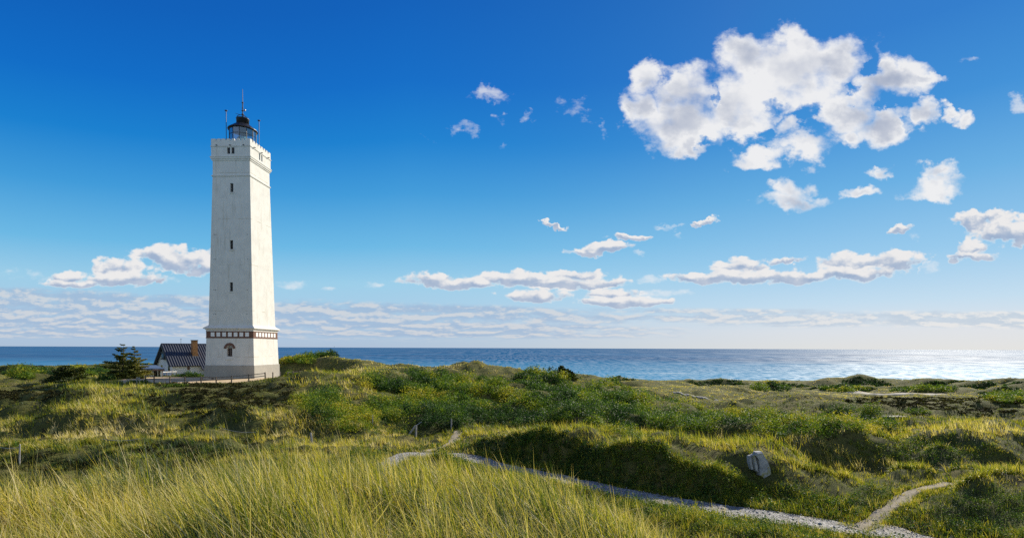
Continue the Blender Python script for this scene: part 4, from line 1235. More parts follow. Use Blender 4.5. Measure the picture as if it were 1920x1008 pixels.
slab('thin_flake', [(-0.30, 0.25), (-0.40, 0.62), (-0.40, 0.98), (-0.50, 0.95), (-0.52, 0.55), (-0.42, 0.25)], -0.02, 0.28, 3)

# ------------------------------------------------------------------ old concrete block in the far grass
bx, by, bz = P(1683, 786)
o = tag(empty('concrete_block', (bx, by, bz), 0.12), 'low concrete block with pale flat top half buried beyond the bushes', 'bunker')
s_ = by / 960
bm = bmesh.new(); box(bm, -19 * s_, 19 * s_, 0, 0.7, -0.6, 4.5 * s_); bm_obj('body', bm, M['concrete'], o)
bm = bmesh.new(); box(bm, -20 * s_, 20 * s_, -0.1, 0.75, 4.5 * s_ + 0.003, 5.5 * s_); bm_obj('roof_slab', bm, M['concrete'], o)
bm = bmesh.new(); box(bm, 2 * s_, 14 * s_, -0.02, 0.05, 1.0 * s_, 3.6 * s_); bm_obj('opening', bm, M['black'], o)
# ------------------------------------------------------------------ vegetation
def ell(px, py, lst):
    """soft membership of photo regions: list of (x, y, rx, ry)"""
    v_ = np.full(np.shape(px), -9.0)
    for x, y, rx, ry in lst:
        v_ = np.maximum(v_, 1 - ((px - x) / rx) ** 2 - ((py - y) / ry) ** 2)
    return v_

def in_poly(X, Y, poly):
    c_ = np.zeros(np.shape(X), bool)
    n = len(poly)
    for i in range(n):
        (x0, y0), (x1, y1) = poly[i], poly[(i + 1) % n]
        if y0 == y1: continue
        k = ((y0 > Y) != (y1 > Y)) & (X < (x1 - x0) * (Y - y0) / (y1 - y0) + x0)
        c_ ^= k
    return c_

def bare(X, Y, pad=0.0):
    """where nothing tall grows"""
    b_ = seg_dist(X, Y, PATH[::4]) < 0.62 + pad
    b_ |= seg_dist(X, Y, TRAIL[::4]) < 0.28 + pad
    b_ |= seg_dist(X, Y, SPUR[::4]) < 0.30 + pad
    b_ |= in_poly(X, Y, TERR)
    b_ |= (np.abs(X - TX) < 4.3) & (np.abs(Y - TY) < 4.3)
    c_, s_ = math.cos(TH), math.sin(TH)
    lx, ly_ = (X - FX) * c_ + (Y - FY) * s_, -(X - FX) * s_ + (Y - FY) * c_
    b_ |= (lx > -0.6) & (lx < HL) & (ly_ > -0.4) & (ly_ < HW + 0.4)
    b_ |= (np.abs(X - pA.x - 1.6) < 2.6) & (np.abs(Y - pA.y - 1.6) < 2.4)
    return b_

def scatter(n, u0, u1, y0, y1, pw=0.0):
    """points spread so that near and far ground get even cover in view; area density falls as 1 / distance squared"""
    u_ = RNG.uniform(u0, u1, n)
    Y = np.exp(RNG.uniform(math.log(y0), math.log(y1), n))
    return u_ * Y, Y

def blades(base, h, w, az, th0, th1, tint, nseg, twist=1.4):
    """curved tapering grass blades; returns verts, tris, tint per vertex"""
    N = len(base)
    tt = np.linspace(0, 1, nseg + 1)
    th = th0[:, None] + th1[:, None] * tt[None]
    ds = h[:, None] / nseg
    thm = (th[:, 1:] + th[:, :-1]) / 2
    hx = np.concatenate([np.zeros((N, 1)), np.cumsum(np.sin(thm) * ds, 1)], 1)
    hz_ = np.concatenate([np.zeros((N, 1)), np.cumsum(np.cos(thm) * ds, 1)], 1)
    cx_ = base[:, None, 0] + hx * np.cos(az)[:, None]
    cy_ = base[:, None, 1] + hx * np.sin(az)[:, None]
    cz_ = base[:, None, 2] + hz_
    wa = az + math.pi / 2 + RNG.uniform(-twist, twist, N)
    wx, wy = np.cos(wa) * w / 2, np.sin(wa) * w / 2
    k = (1 - tt[:-1] ** 1.6)
    L = np.stack([cx_[:, :-1] - wx[:, None] * k, cy_[:, :-1] - wy[:, None] * k, cz_[:, :-1]], -1)
    R_ = np.stack([cx_[:, :-1] + wx[:, None] * k, cy_[:, :-1] + wy[:, None] * k, cz_[:, :-1]], -1)
    T_ = np.stack([cx_[:, -1], cy_[:, -1], cz_[:, -1]], -1)[:, None]
    V = np.concatenate([L, R_, T_], 1)                     # N, 2 nseg + 1, 3
    nv = 2 * nseg + 1
    tr = []
    for i in range(nseg - 1):
        tr += [(i, nseg + i, nseg + i + 1), (i, nseg + i + 1, i + 1)]
    tr.append((nseg - 1, 2 * nseg - 1, 2 * nseg))
    tr = np.array(tr)
    tris = (np.arange(N)[:, None, None] * nv + tr[None]).reshape(-1, 3)
    return V.reshape(-1, 3), tris, np.repeat(tint, nv)

class Bag:
    def __init__(self): self.v, self.t, self.a, self.n = [], [], [], 0
    def add(self, v_, t_, a_):
        self.v.append(v_); self.t.append(t_ + self.n); self.a.append(a_); self.n += len(v_)
    def build(self, name, material, label=None):
        me = np_mesh(name, np.concatenate(self.v), tris=np.concatenate(self.t), attrs={'tint': np.clip(np.concatenate(self.a), 0, 1)})
        return tag(link_mesh(name, me, material), label, kind='stuff')

WIND = math.pi * 0.98             # the sea wind lays the grass over toward the land
def tufts(bag, X, Y, nb, rad_, h, w, tint, nseg, lean=0.5, curve=0.9, spread=0.12):
    """a tussock of nb blades at each point"""
    n = len(X)
    r = rad_[:, None] * np.sqrt(RNG.uniform(0, 1, (n, nb))); a = RNG.uniform(0, 2 * math.pi, (n, nb))
    bx_ = (X[:, None] + r * np.cos(a)).ravel(); by_ = (Y[:, None] + r * np.sin(a)).ravel()
    bz_ = ground(bx_, by_) - 0.03
    wx = np.cos(WIND) * lean * 1.0 + np.cos(a).ravel() * 0.55 + RNG.normal(0, 0.35, n * nb)
    wy = np.sin(WIND) * lean - 0.12 * lean + np.sin(a).ravel() * 0.55 + RNG.normal(0, 0.35, n * nb)
    az = np.arctan2(wy, wx)
    mag = np.clip(np.hypot(wx, wy), 0.2, 1.6)
    hh = np.repeat(h, nb) * RNG.uniform(0.55, 1.15, n * nb)
    ww = np.repeat(w, nb) * RNG.uniform(0.7, 1.3, n * nb)
    th0 = 0.26 * mag * RNG.uniform(0.1, 1.6, n * nb) + (RNG.uniform(0, 1, n * nb) < 0.1) * 0.6
    th1 = curve * mag * RNG.uniform(0.3, 1.2, n * nb)
    tt_ = np.repeat(tint, nb) + RNG.normal(0, spread, n * nb)
    bag.add(*blades(np.stack([bx_, by_, bz_], -1), hh, ww, az, th0, th1, tt_, nseg))

# --- regions, by where they show in the photograph
TALL = [(430, 850, 520, 40), (200, 752, 120, 45), (640, 720, 90, 40), (1000, 812, 170, 20), (1200, 830, 170, 20), (1420, 832, 120, 22), (1560, 862, 110, 24), (1250, 962, 360, 20), (1010, 912, 120, 14), (1720, 805, 220, 20), (560, 790, 150, 26), (120, 805, 220, 22)]
DARK = [(1250, 965, 380, 30), (410, 745, 150, 30), (330, 765, 90, 18), (470, 730, 90, 14), (1800, 762, 170, 15), (1680, 752, 110, 9), (60, 742, 110, 18), (60, 868, 200, 28), (330, 845, 200, 18)]  # includes the far left slope, whose shade is put into plant colour
STRAW_R = [(1860, 902, 110, 12), (640, 672, 110, 12), (820, 690, 200, 13), (110, 808, 260, 16), (450, 765, 80, 14), (590, 800, 200, 20), (700, 682, 120, 12), (1500, 742, 420, 12), (1250, 728, 160, 10), (150, 700, 200, 8)]
THICK = [(720, 770, 120, 28), (790, 722, 100, 18), (920, 738, 150, 24), (900, 778, 140, 28), (1010, 712, 45, 9), (1080, 762, 150, 30), (1210, 785, 150, 24), (1340, 795, 140, 20), (1490, 800, 110, 16), (575, 676, 48, 10), (650, 778, 80, 24), (610, 765, 50, 26), (1110, 735, 60, 9), (1620, 800, 70, 10), (1580, 730, 36, 4), (1740, 731, 50, 4), (1440, 727, 36, 3), (1905, 748, 50, 6), (60, 704, 50, 5), (160, 700, 40, 7)]

# --- foreground marram
mar = Bag()
X, Y = scatter(6200, -1.3, 0.75, 2.3, 13.5)
px, py = project(X, Y, ground(X, Y))
keep = (X < 0.42 * Y + 2.2 + RNG.normal(0, 0.4, len(X))) & ~bare(X, Y, 0.5)
cl = fbm(X / 0.9, Y / 0.9, 21, 3)
keep &= RNG.uniform(0, 1, len(X)) < sstep(0.22, 0.5, cl) * 0.9 + 0.12
X, Y, cl = X[keep], Y[keep], cl[keep]
drop = sstep(0.12, 0.5, X / np.maximum(Y, 1))                     # shorter on the falling right flank
h = (0.26 + 0.46 * cl) * (1 - 0.30 * drop) * RNG.uniform(0.7, 1.3, len(X))
patch_ = fbm(X / 2.4, Y / 2.4, 33, 3)
tint = 0.41 + (patch_ - 0.5) * 1.5 + RNG.normal(0, 0.1, len(X))
tufts(mar, X, Y, 22, np.full(len(X), 0.14), h, 0.0055 + 0.0011 * Y, tint, 5, lean=0.8, curve=1.15, spread=0.22)
# taller straw stalks
k = RNG.uniform(0, 1, len(X)) < 0.55
tufts(mar, X[k], Y[k], 4, np.full(k.sum(), 0.16), h[k] * 1.28, 0.004 + 0.0008 * Y[k], np.full(k.sum(), 0.85), 5, lean=0.9, curve=0.6, spread=0.1)
# dead straw lying through the tussocks
k = RNG.uniform(0, 1, len(X)) < 0.5
n_ = int(k.sum()) * 6
bx_ = np.repeat(X[k], 6) + RNG.normal(0, 0.18, n_); by_ = np.repeat(Y[k], 6) + RNG.normal(0, 0.18, n_)
bz_ = ground(bx_, by_) + RNG.uniform(0.0, 0.22, n_)
mar.add(*blades(np.stack([bx_, by_, bz_], -1), RNG.uniform(0.25, 0.6, n_), 0.003 + 0.0006 * by_, RNG.uniform(0, 2 * math.pi, n_), RNG.uniform(0.6, 1.2, n_), RNG.uniform(-0.2, 1.0, n_), RNG.uniform(0.7, 1.0, n_), 4))
mar.build('marram_grass', M['marram'], 'tall windblown marram grass on the near dune')

# --- dune grass, bank herbs and heath from the valley to the shore
gr, he = Bag(), Bag()
for (n, y0, y1, nb, nseg, wf, r_) in ((24000, 11.5, 45, 10, 3, 0.00085, 0.20), (30000, 40, 130, 7, 2, 0.00105, 0.34), (22000, 120, 345, 5, 2, 0.0012, 0.8)):
    X, Y = scatter(n, -1.35, 1.3, y0, y1)
    Z = ground(X, Y)
    px, py = project(X, Y, Z)
    tall, dark, straw, thick_ = (ell(px, py, L_) for L_ in (TALL, DARK, STRAW_R, THICK))
    cl = fbm(X / 2.2, Y / 2.2, 41, 3); lg = fbm(X / 11, Y / 11, 43, 4)
    keep = ~bare(X, Y, 0.05) & (Z > 0.8)
    keep &= RNG.uniform(0, 1, n) > 0.75 * sstep(0.1, 0.5, thick_)
    tallk = sstep(-0.2, 0.5, tall + (cl - 0.5) * 1.6)
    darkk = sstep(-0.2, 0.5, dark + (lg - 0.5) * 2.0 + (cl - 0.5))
    strk = sstep(-0.3, 0.5, straw + (cl - 0.5) * 1.5)
    h = 0.20 + 0.34 * tallk + 0.10 * (cl - 0.4) - 0.07 * darkk
    h = h * (1 + 0.7 * sstep(130, 220, Y))
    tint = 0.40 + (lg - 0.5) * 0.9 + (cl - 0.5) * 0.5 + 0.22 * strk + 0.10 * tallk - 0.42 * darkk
    rv = RNG.uniform(0, 1, n)
    farm = sstep(90, 160, Y)
    tint = tint + farm * ((fbm(X / 26, Y / 18, 81, 3) - 0.5) * 1.1 + 0.24)
    h = h * (0.6 + 1.0 * rv ** 2); tint = tint + RNG.normal(0, 0.17, n)
    isgr = (tallk + strk * 0.5 + (cl - 0.5) * 0.8 > 0.32) & keep
    ishe = ~isgr & keep
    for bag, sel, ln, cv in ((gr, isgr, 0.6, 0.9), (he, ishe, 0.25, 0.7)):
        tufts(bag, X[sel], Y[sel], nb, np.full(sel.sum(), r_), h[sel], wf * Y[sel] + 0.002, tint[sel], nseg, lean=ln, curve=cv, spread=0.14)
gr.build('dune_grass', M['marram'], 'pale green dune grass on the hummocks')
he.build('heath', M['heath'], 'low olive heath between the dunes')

# --- leaves
def leaves(C, size, tint, up=0.35):
    """diamond leaves at points C"""
    N = len(C)
    nrm = RNG.normal(0, 1, (N, 3)); nrm[:, 2] = np.abs(nrm[:, 2]) + up
    nrm /= np.linalg.norm(nrm, axis=1)[:, None]
    a = RNG.normal(0, 1, (N, 3)); a -= nrm * (a * nrm).sum(1)[:, None]; a /= np.linalg.norm(a, axis=1)[:, None]
    b_ = np.cross(nrm, a)
    s = size[:, None]
    V = np.stack([C - a * s * 0.5, C + b_ * s * 0.32, C + a * s * 0.6, C - b_ * s * 0.32], 1)
    i = np.arange(N)[:, None] * 4
    T_ = np.concatenate([i + np.array([[0, 1, 2]]), i + np.array([[0, 2, 3]])], 0)
    return V.reshape(-1, 3), T_, np.repeat(tint, 4)

def crown_pts(n, rx, ry, h, seed, rough=0.35):
    """points through the outer part of an uneven bushy crown"""
    a = RNG.uniform(0, 2 * math.pi, n); e = np.arcsin(RNG.uniform(-0.15, 1, n))
    k = RNG.uniform(0, 1, n) ** 0.45
    lump = 1 + rough * (fbm(np.cos(a) * 2.2 + 5 + seed, np.sin(a) * 2.2 + e * 2.5, seed, 3) - 0.5) * 2
    k = k * lump
    return np.stack([np.cos(a) * np.cos(e) * rx * k, np.sin(a) * np.cos(e) * ry * k, np.maximum(np.sin(e), -0.1) * h * k], -1)

th_ = Bag()
X, Y = scatter(16000, -1.1, 1.2, 33, 300)
px, py = project(X, Y, ground(X, Y))
tk = ell(px, py, THICK) + (fbm(X / 3.2, Y / 4.5, 51, 3) - 0.5) * 2.4
keep = (RNG.uniform(0, 1, len(X)) < sstep(-0.05, 0.5, tk)) & ~bare(X, Y, 1.0)
pos = []
for x, y in zip(X[keep], Y[keep]):
    r = 0.75 + 0.013 * y
    if all((x - a) ** 2 + (y - b_) ** 2 > (0.72 * r) ** 2 for a, b_ in pos[-400:]): pos.append((x, y))
for i, (x, y) in enumerate(pos):
    r = (0.62 + 0.012 * y) * RNG.uniform(0.6, 1.35); hh = r * RNG.uniform(0.45, 0.95) * (1.5 if RNG.uniform() < 0.15 else 1.0) * min(1, 70 / y + 0.25)
    n = int(520 * min(1.3, max(0.6, r)))
    C_ = crown_pts(n, r, r, hh, i % 97) + np.array([x, y, zat(x, y) - 0.05])
    tn = 0.50 + (vnoise(x / 4.5, y / 4.5, 61) - 0.5) * 0.9 + RNG.normal(0, 0.16)
    th_.add(*leaves(C_, RNG.uniform(0.7, 1.3, n) * (0.0027 * y + 0.01), tn + (vnoise(C_[:, 0] / 0.7, C_[:, 1] / 0.7, 67) - 0.5) * 0.5 + RNG.normal(0, 0.08, n)))
# dark leaf clumps standing in for shade on steep landward sides of shore dunes
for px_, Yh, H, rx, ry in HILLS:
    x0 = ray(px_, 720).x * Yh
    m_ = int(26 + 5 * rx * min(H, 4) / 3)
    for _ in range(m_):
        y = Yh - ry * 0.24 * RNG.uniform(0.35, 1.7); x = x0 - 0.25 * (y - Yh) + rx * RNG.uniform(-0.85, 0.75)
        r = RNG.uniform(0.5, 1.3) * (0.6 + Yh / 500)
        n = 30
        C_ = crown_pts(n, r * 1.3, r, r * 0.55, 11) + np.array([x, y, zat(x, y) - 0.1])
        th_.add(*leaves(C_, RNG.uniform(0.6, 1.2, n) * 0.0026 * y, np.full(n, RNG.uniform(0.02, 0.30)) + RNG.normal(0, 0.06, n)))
print('thicket shrubs', len(pos))
# heather cushions on the dark heath, also darkening the left slope for shade
hth = Bag()
X, Y = scatter(30000, -1.25, 1.25, 28, 170)
px, py = project(X, Y, ground(X, Y))
hk = ell(px, py, DARK) + (fbm(X / 5, Y / 2.2, 71, 3) - 0.5) * 2.2
keep = (RNG.uniform(0, 1, len(X)) < sstep(0.1, 0.6, hk)) & ~bare(X, Y, 0.8)
X, Y = X[keep], Y[keep]
nl = 46
r_ = RNG.uniform(0.3, 0.8, len(X)) * (0.7 + 0.005 * Y)
C_ = np.concatenate([crown_pts(nl, r, r, r * 0.45, 5) for r in r_])
C_ += np.repeat(np.stack([X, Y, ground(X, Y) - 0.03], -1), nl, 0)
tn = 0.35 + (fbm(X / 4, Y / 4, 73, 3) - 0.5) * 1.1
hth.add(*leaves(C_, RNG.uniform(0.6, 1.4, len(C_)) * 0.0030 * np.repeat(Y, nl), np.repeat(tn, nl) + RNG.normal(0, 0.15, len(C_))))
print('heather', len(X))
hth.build('heather', M['heather'], 'dark low heather cushions on the heath')

def beside_path(n, s0, s1, o0, o1, line=PATH):
    """points beside the path: s along it (0..1), offset to its far (+) or near (-) side"""
    ln = dense(line, 800)
    tg = np.gradient(ln, axis=0); tg /= np.linalg.norm(tg, axis=1)[:, None]
    i = RNG.uniform(s0 * 799, s1 * 799, n).astype(int)
    o = RNG.uniform(o0, o1, n)
    nm = np.stack([-tg[i, 1], tg[i, 0]], -1)                 # left of travel: away from the camera
    p_ = ln[i] + nm * o[:, None]
    return p_[:, 0], p_[:, 1], o
bk = Bag(); bkg = Bag()
for (n, s0, s1, o0, o1, rlo, rhi, hk, tn0) in ((1400, 0.50, 0.93, 0.85, 3.0, 0.16, 0.36, 1.3, 0.33), (1500, 0.50, 0.95, -3.4, -1.0, 0.18, 0.42, 1.4, 0.36), (700, 0.02, 0.5, 0.9, 3.0, 0.2, 0.4, 1.2, 0.2), (1300, 0.60, 0.95, -6.5, -3.0, 0.15, 0.32, 1.1, 0.42)):
    X, Y, o = beside_path(n, s0, s1, o0, o1)
    keep = ~bare(X, Y, 0.1) & (Y > 9)
    X, Y = X[keep], Y[keep]
    nl = 46
    r_ = RNG.uniform(rlo, rhi, len(X))
    C_ = np.concatenate([crown_pts(nl, r, r, r * hk * RNG.uniform(0.7, 1.3), 7) for r in r_])
    C_ += np.repeat(np.stack([X, Y, ground(X, Y) - 0.03], -1), nl, 0)
    tn = tn0 + 0.1 + (fbm(X / 1.8, Y / 1.8, 75, 3) - 0.5) * 1.1
    bk.add(*leaves(C_, RNG.uniform(0.5, 1.4, len(C_)) * 0.0030 * np.repeat(Y, nl), np.repeat(tn, nl) + RNG.normal(0, 0.2, len(C_))))
    X, Y, o = beside_path(n // 2, s0, s1, o0, o1)
    keep = ~bare(X, Y, 0.05) & (Y > 9)
    X, Y = X[keep], Y[keep]
    tufts(bkg, X, Y, 14, np.full(len(X), 0.16), RNG.uniform(0.25, 0.55, len(X)), 0.0008 * Y, tn0 + 0.1 + RNG.normal(0, 0.15, len(X)), 3, lean=0.5, curve=1.1, spread=0.15)
_ln = dense(PATH, 800); S_CLEAR = float(np.argmax(project(_ln[:, 0], _ln[:, 1], np.full(800, 15.0))[0] > 735)) / 800
print('clear from', S_CLEAR)
# grass in front of the path where it runs behind the near dune
for (n, s0, s1, o0, o1) in ((1200, 0.08, S_CLEAR, -2.6, -0.85),):
    X, Y, o = beside_path(n, s0, s1, o0, o1)
    tufts(bkg, X, Y, 16, np.full(n, 0.2), RNG.uniform(0.35, 0.75, n), 0.0009 * Y, 0.35 + RNG.normal(0, 0.2, n), 3, lean=0.6, curve=0.9, spread=0.15)
# plants on the steep shaded faces, spread over the faces themselves
qc = np.stack([RX, RY, RZ], -1)
qpx, qpy = project(RX, RY, RZ)
mid_ = lambda a: (a[:-1, :-1] + a[1:, 1:]) / 2
area_ = np.maximum(0, -((qpx[1:, 1:] - qpx[:-1, :-1]) * (qpy[:-1, 1:] - qpy[1:, :-1]) - (qpy[1:, 1:] - qpy[:-1, :-1]) * (qpx[:-1, 1:] - qpx[1:, :-1])) / 2)
if area_.sum() == 0: area_ = np.abs(area_) + 1e-9
mpx, mpy, mY = mid_(qpx), mid_(qpy), mid_(RY)
FACES = [(1010, 850, 180, 40), (1200, 880, 200, 45), (1380, 900, 180, 55), (1520, 920, 90, 40), (1700, 850, 220, 36), (1860, 930, 120, 50), (700, 800, 140, 16), (60, 860, 260, 30), (420, 790, 120, 16)]
wgt = (area_ * (ell(mpx, mpy, FACES) > 0) * (mY > 17) * (mY < 60)).ravel()
pick = RNG.choice(len(wgt), 5600, p=wgt / wgt.sum())
gi, gj = np.unravel_index(pick, area_.shape)
f1, f2 = RNG.uniform(0, 1, len(pick)), RNG.uniform(0, 1, len(pick))
X = RX[gi, gj] + (RX[gi + 1, gj + 1] - RX[gi, gj]) * f1; Y = RY[gi, gj] + (RY[gi + 1, gj] - RY[gi, gj]) * f2
keep = ~bare(X, Y, 0.1); X, Y = X[keep], Y[keep]
k = RNG.uniform(0, 1, len(X)) < 0.78
tufts(bkg, X[k], Y[k], 14, np.full(k.sum(), 0.15), RNG.uniform(0.25, 0.7, k.sum()), 0.0010 * Y[k], 0.48 + RNG.normal(0, 0.24, k.sum()), 3, lean=0.55, curve=1.4, spread=0.15)
X, Y = X[~k], Y[~k]
nl = 40
C_ = np.concatenate([crown_pts(nl, r, r, r * 1.2, 9) for r in RNG.uniform(0.14, 0.4, len(X))])
C_ += np.repeat(np.stack([X, Y, ground(X, Y) - 0.03], -1), nl, 0)
bk.add(*leaves(C_, RNG.uniform(0.5, 1.4, len(C_)) * 0.0030 * np.repeat(Y, nl), np.repeat(0.42 + RNG.normal(0, 0.2, len(X)), nl) + RNG.normal(0, 0.15, len(C_))))
for line, half, n in ((TRAIL, 0.36, 500), (PATH, 0.9, 1300), (SPUR, 0.42, 200)):
    side = RNG.choice([-1.0, 1.0], n)
    ln = dense(line, 500); tg = np.gradient(ln, axis=0); tg /= np.linalg.norm(tg, axis=1)[:, None]
    i = RNG.uniform(0, 499, n).astype(int)
    oo = side * (half + RNG.normal(0.05, 0.14, n))
    X, Y = ln[i, 0] - tg[i, 1] * oo, ln[i, 1] + tg[i, 0] * oo
    tufts(bkg, X, Y, 9, np.full(n, 0.10), RNG.uniform(0.10, 0.34, n), 0.0009 * np.maximum(Y, 8), 0.45 + RNG.normal(0, 0.22, n), 3, lean=0.4, curve=1.2, spread=0.15)
bk.build('path_scrub', M['leaf'], 'ragged leafy scrub lining both sides of the gravel path')
bkg.build('path_grass', M['marram'], 'dark green grass hanging over the banks of the gravel path')
# leafy herbs and brambles along the shaded banks of the path
HERB = [(1100, 875, 260, 34), (1330, 915, 220, 40), (1500, 950, 120, 24), (1250, 950, 240, 22), (1450, 985, 200, 18), (1650, 930, 80, 24), (1860, 960, 110, 50), (1700, 850, 180, 32), (950, 850, 90, 18), (700, 800, 120, 14), (1000, 905, 150, 18)]
X, Y = scatter(30000, -0.3, 1.25, 15, 45)
px, py = project(X, Y, ground(X, Y))
hk = ell(px, py, HERB) + (fbm(X / 1.5, Y / 1.5, 57, 3) - 0.5) * 1.6
keep = (RNG.uniform(0, 1, len(X)) < sstep(0.0, 0.6, hk)) & ~bare(X, Y, 0.12)
X, Y = X[keep], Y[keep]
hb = Bag()
nl = 26
C_ = []
tt_ = []
for x, y in zip(X, Y):
    r = RNG.uniform(0.14, 0.34)
    C_.append(crown_pts(nl, r, r, r * RNG.uniform(0.8, 1.5), 3) + np.array([x, y, 0.0]))
C_ = np.concatenate(C_)
C_[:, 2] += np.repeat(ground(X, Y), nl)
tn = 0.40 + (fbm(X / 2.0, Y / 2.0, 63, 3) - 0.5) * 1.0
hb.add(*leaves(C_, RNG.uniform(0.6, 1.4, len(C_)) * 0.0019 * np.repeat(Y, nl), np.repeat(tn, nl) + RNG.normal(0, 0.18, len(C_))))
print('herbs', len(X))
th_.build('thicket', M['leaf'], 'leafy green dune thicket covering the slope, with dark clumps standing in for far dune shade')
hb.build('bank_herbs', M['leaf'], 'low leafy herbs on the shaded banks of the path')
# loose stones on and beside the gravel path, and grass tufts breaking its edges
X, Y, o = beside_path(420, 0.42, 1.0, -1.15, 1.15)
r_ = RNG.uniform(0.02, 0.065, len(X)) * (1 + (RNG.uniform(0, 1, len(X)) < 0.06) * 1.4)
oct_ = np.array([(1, 0, 0), (0, 1, 0), (-1, 0, 0), (0, -1, 0), (0, 0, 0.7), (0, 0, -0.7)], float)
otri = np.array([(0, 1, 4), (1, 2, 4), (2, 3, 4), (3, 0, 4), (1, 0, 5), (2, 1, 5), (3, 2, 5), (0, 3, 5)])
V = oct_[None] * r_[:, None, None] * RNG.uniform(0.7, 1.3, (len(X), 6, 1)) + np.stack([X, Y, ground(X, Y) + 0.05], -1)[:, None]
T_ = (np.arange(len(X))[:, None, None] * 6 + otri[None]).reshape(-1, 3)
tag(link_mesh('loose_stones', np_mesh('loose_stones', V.reshape(-1, 3), tris=T_), M['stone']), 'pale loose stones along the gravel path', kind='stuff')
# ------------------------------------------------------------------ spruces, pines and single bushes
def spruce(label, px, base_py, top_py, wpx, seed, lean_dir=0.0, open_top=0.5, name='spruce_tree', dark=0.0):
    x, y, z = P(px, base_py)
    rnd = np.random.default_rng(seed)
    s = y / 960.0
    H = (base_py - top_py) * s; W = wpx * s / 2
    o = tag(empty(name, (x, y, z)), label, 'tree')
    bm = bmesh.new(); bar(bm, (0, 0, -0.2), (0.03 * H, 0, H * 0.97), 0.045 * H ** 0.8, 7, 0.012)
    vs, ts, tn, n0 = [], [], [], 0
    bmb = bm
    lev = 0.04
    while lev < 0.97:
        nb = rnd.integers(5, 8)
        for k in range(nb):
            a = rnd.uniform(0, 2 * math.pi)
            L = W * (1 - lev) ** 0.85 * rnd.uniform(0.6, 1.15)
            L *= 1 + 0.45 * max(0, math.cos(a - lean_dir))
            z0 = H * lev
            rise = rnd.uniform(-0.05, 0.35) if lev > 0.35 else rnd.uniform(-0.15, 0.12)
            tip = np.array([math.cos(a) * L, math.sin(a) * L, z0 + rise * L])
            b0 = np.array([0.03 * H * lev, 0, z0])
            bar(bmb, tuple(b0), tuple(tip), 0.02 * H ** 0.5 * (1 - lev) + 0.008, 5, 0.006)
            m_ = int(30 + 210 * L / max(W, .1) * (0.8 if lev > 0.6 else 1.1))
            f = rnd.uniform(0.12, 1.0, m_) ** 0.8
            C_ = b0 + (tip - b0) * f[:, None]
            wdt = L * 0.26 * (1.08 - f)
            C_ = C_ + np.stack([-math.sin(a) * rnd.normal(0, 1, m_) * wdt, math.cos(a) * rnd.normal(0, 1, m_) * wdt, rnd.normal(-0.12, 0.25, m_) * wdt * 1.2 + 0.02], -1)
            global RNG
            keep_rng = RNG; RNG = rnd
            v_, t_, a_ = leaves(C_, rnd.uniform(0.7, 1.4, m_) * 0.17, np.full(m_, 0.46 - dark + 0.26 * max(0, math.cos(a - 0.8))) + rnd.normal(0, 0.2, m_), up=0.1)  # sunward branches tinted lighter: sunlight put into the needle colour
            RNG = keep_rng
            vs.append(v_); ts.append(t_ + n0); tn.append(a_); n0 += len(v_)
        lev += rnd.uniform(0.035, 0.065) * (1 + open_top * lev)
    me = np_mesh('crown', np.concatenate(vs), tris=np.concatenate(ts), attrs={'tint': np.clip(np.concatenate(tn), 0, 1)})
    link_mesh('crown', me, M['needle'], o)
    bm_obj('trunk', bm, M['bark'], o)
    return o
spruce('tallest wind bent spruce with bare upper branches beside the keeper house', 231, 708, 643, 66, 3, math.pi, 0.9)
spruce('slightly shorter yellow green spruce growing against the tallest spruce', 251, 709, 648, 48, 5, 0.3, 0.7, dark=-0.18)
spruce('low dark spreading spruce alone on the landward dunes', 125, 716, 684, 78, 8, 0.0, 0.3, dark=0.2)
spruce('dark spiky young pine where the dune ridge drops to the sea', 1052, 706, 684, 34, 11, 0.0, 0.4, 'pine_tree', dark=0.15)
spruce('small thin pine at the top edge of the dune ridge', 1030, 694, 681, 16, 13, 0.0, 0.6, 'pine_tree', dark=0.15)
spruce('lower pine on the slope below the spiky young pine', 1068, 710, 693, 24, 15, 0.0, 0.4, 'pine_tree', dark=0.12)

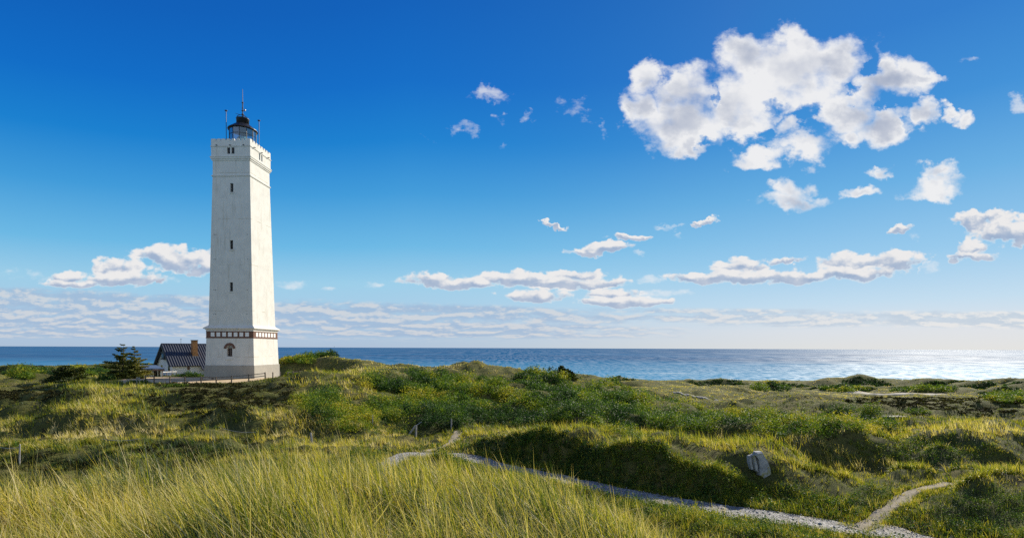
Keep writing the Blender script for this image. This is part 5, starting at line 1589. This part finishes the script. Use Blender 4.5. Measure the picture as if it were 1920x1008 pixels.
def bush(label, px, base_py, wpx, hpx, seed, tint=0.4, n=1500, name='bush', Y=None, leafk=0.0021, group=None):
    if Y is None: x, y, z = P(px, base_py)
    else: x, y, z = gp(px, base_py, Y)
    s = y / 960.0
    o = tag(empty(name, (x, y, z)), label, 'bush', group)
    W, H = wpx * s / 2, hpx * s
    rnd = random.Random(seed)
    vs, ts, tn, n0 = [], [], [], 0
    k = max(3, int(wpx / 12))
    for i in range(k):
        cx_ = (i + 0.5) / k * 2 - 1
        ox = cx_ * W * 0.72; r = W * rnd.uniform(0.35, 0.6) * (1.2 - 0.4 * abs(cx_))
        hh = H * rnd.uniform(0.7, 1.0) * (1 - 0.35 * cx_ * cx_)
        C_ = crown_pts(n // k, r, max(r, W * 0.45), hh, seed + i) + np.array([ox, rnd.uniform(-.3, .3) * W, 0.0])
        v_, t_, a_ = leaves(C_, RNG.uniform(0.7, 1.3, len(C_)) * (leafk * y + 0.01), tint + RNG.normal(0, 0.16, len(C_)) + rnd.uniform(-.1, .1))
        vs.append(v_); ts.append(t_ + n0); tn.append(a_); n0 += len(v_)
    me = np_mesh('foliage', np.concatenate(vs), tris=np.concatenate(ts), attrs={'tint': np.clip(np.concatenate(tn), 0, 1)})
    link_mesh('foliage', me, M['leaf'], o)
    bm = bmesh.new()
    for i in range(5):
        bar(bm, (rnd.uniform(-.15, .15) * W, 0, -0.1), (rnd.uniform(-.7, .7) * W, rnd.uniform(-.3, .3) * W, H * 0.6), 0.03, 5, 0.012)
    bm_obj('stems', bm, M['bark'], o)
    return o
bush('large dark bush in the open grass left of the half buried block', 1588, 779, 76, 32, 21, 0.34, 2600)
bush('rounder bush with a bright yellow green side next to the half buried block', 1632, 778, 50, 34, 22, 0.55, 1900)
bush('low bright green bush straggling past the half buried block', 1722, 775, 46, 13, 23, 0.55, 900)
bush('dark bush at the seaward foot of the far thicket slope', 1505, 806, 78, 26, 24, 0.25, 2200)
bush('dark rounded bush on the grassy plain below the big dark bush', 1560, 800, 44, 20, 25, 0.3, 1300)
bush('trimmed low hedge along the keeper house wall', 354, 700, 58, 13, 26, 0.26, 2400, 'hedge', Y=80.5)
bush('bright green shrub at the seaward corner of the lighthouse plinth', 545, 699, 34, 15, 27, 0.62, 1100, 'shrub', Y=84)
bush('small dark bush breaking the skyline on the dune crest by the lighthouse', 553, 664, 26, 9, 28, 0.1, 700, 'shrub', Y=91)
bush('dark shrub under the spruces beside the hut', 200, 712, 44, 18, 29, 0.2, 1500, 'shrub')
bush('grey green shrub at the foot of the yellow green spruce', 258, 718, 34, 9, 30, 0.35, 1100, 'shrub')
bush('low olive shrub in front of the long terrace fence', 330, 724, 52, 8, 31, 0.4, 1000, 'shrub')

# bare sand far off toward the shore
patch('sand_patch', [tuple(P(px, py)[:2]) for px, py in ((1622, 738.5), (1655, 738), (1720, 738.2), (1765, 739), (1755, 740), (1690, 740.2), (1640, 740))], M['pale_sand'], lift=0.10, edge=0.1)
q0 = [tuple(P(px, py)[:2]) for px, py in ((1262, 736), (1290, 740), (1320, 746), (1345, 750))]
ribbon('distant_track', dense(q0, 40), 0.3, M['gravel'], lift=0.10, seed=11)
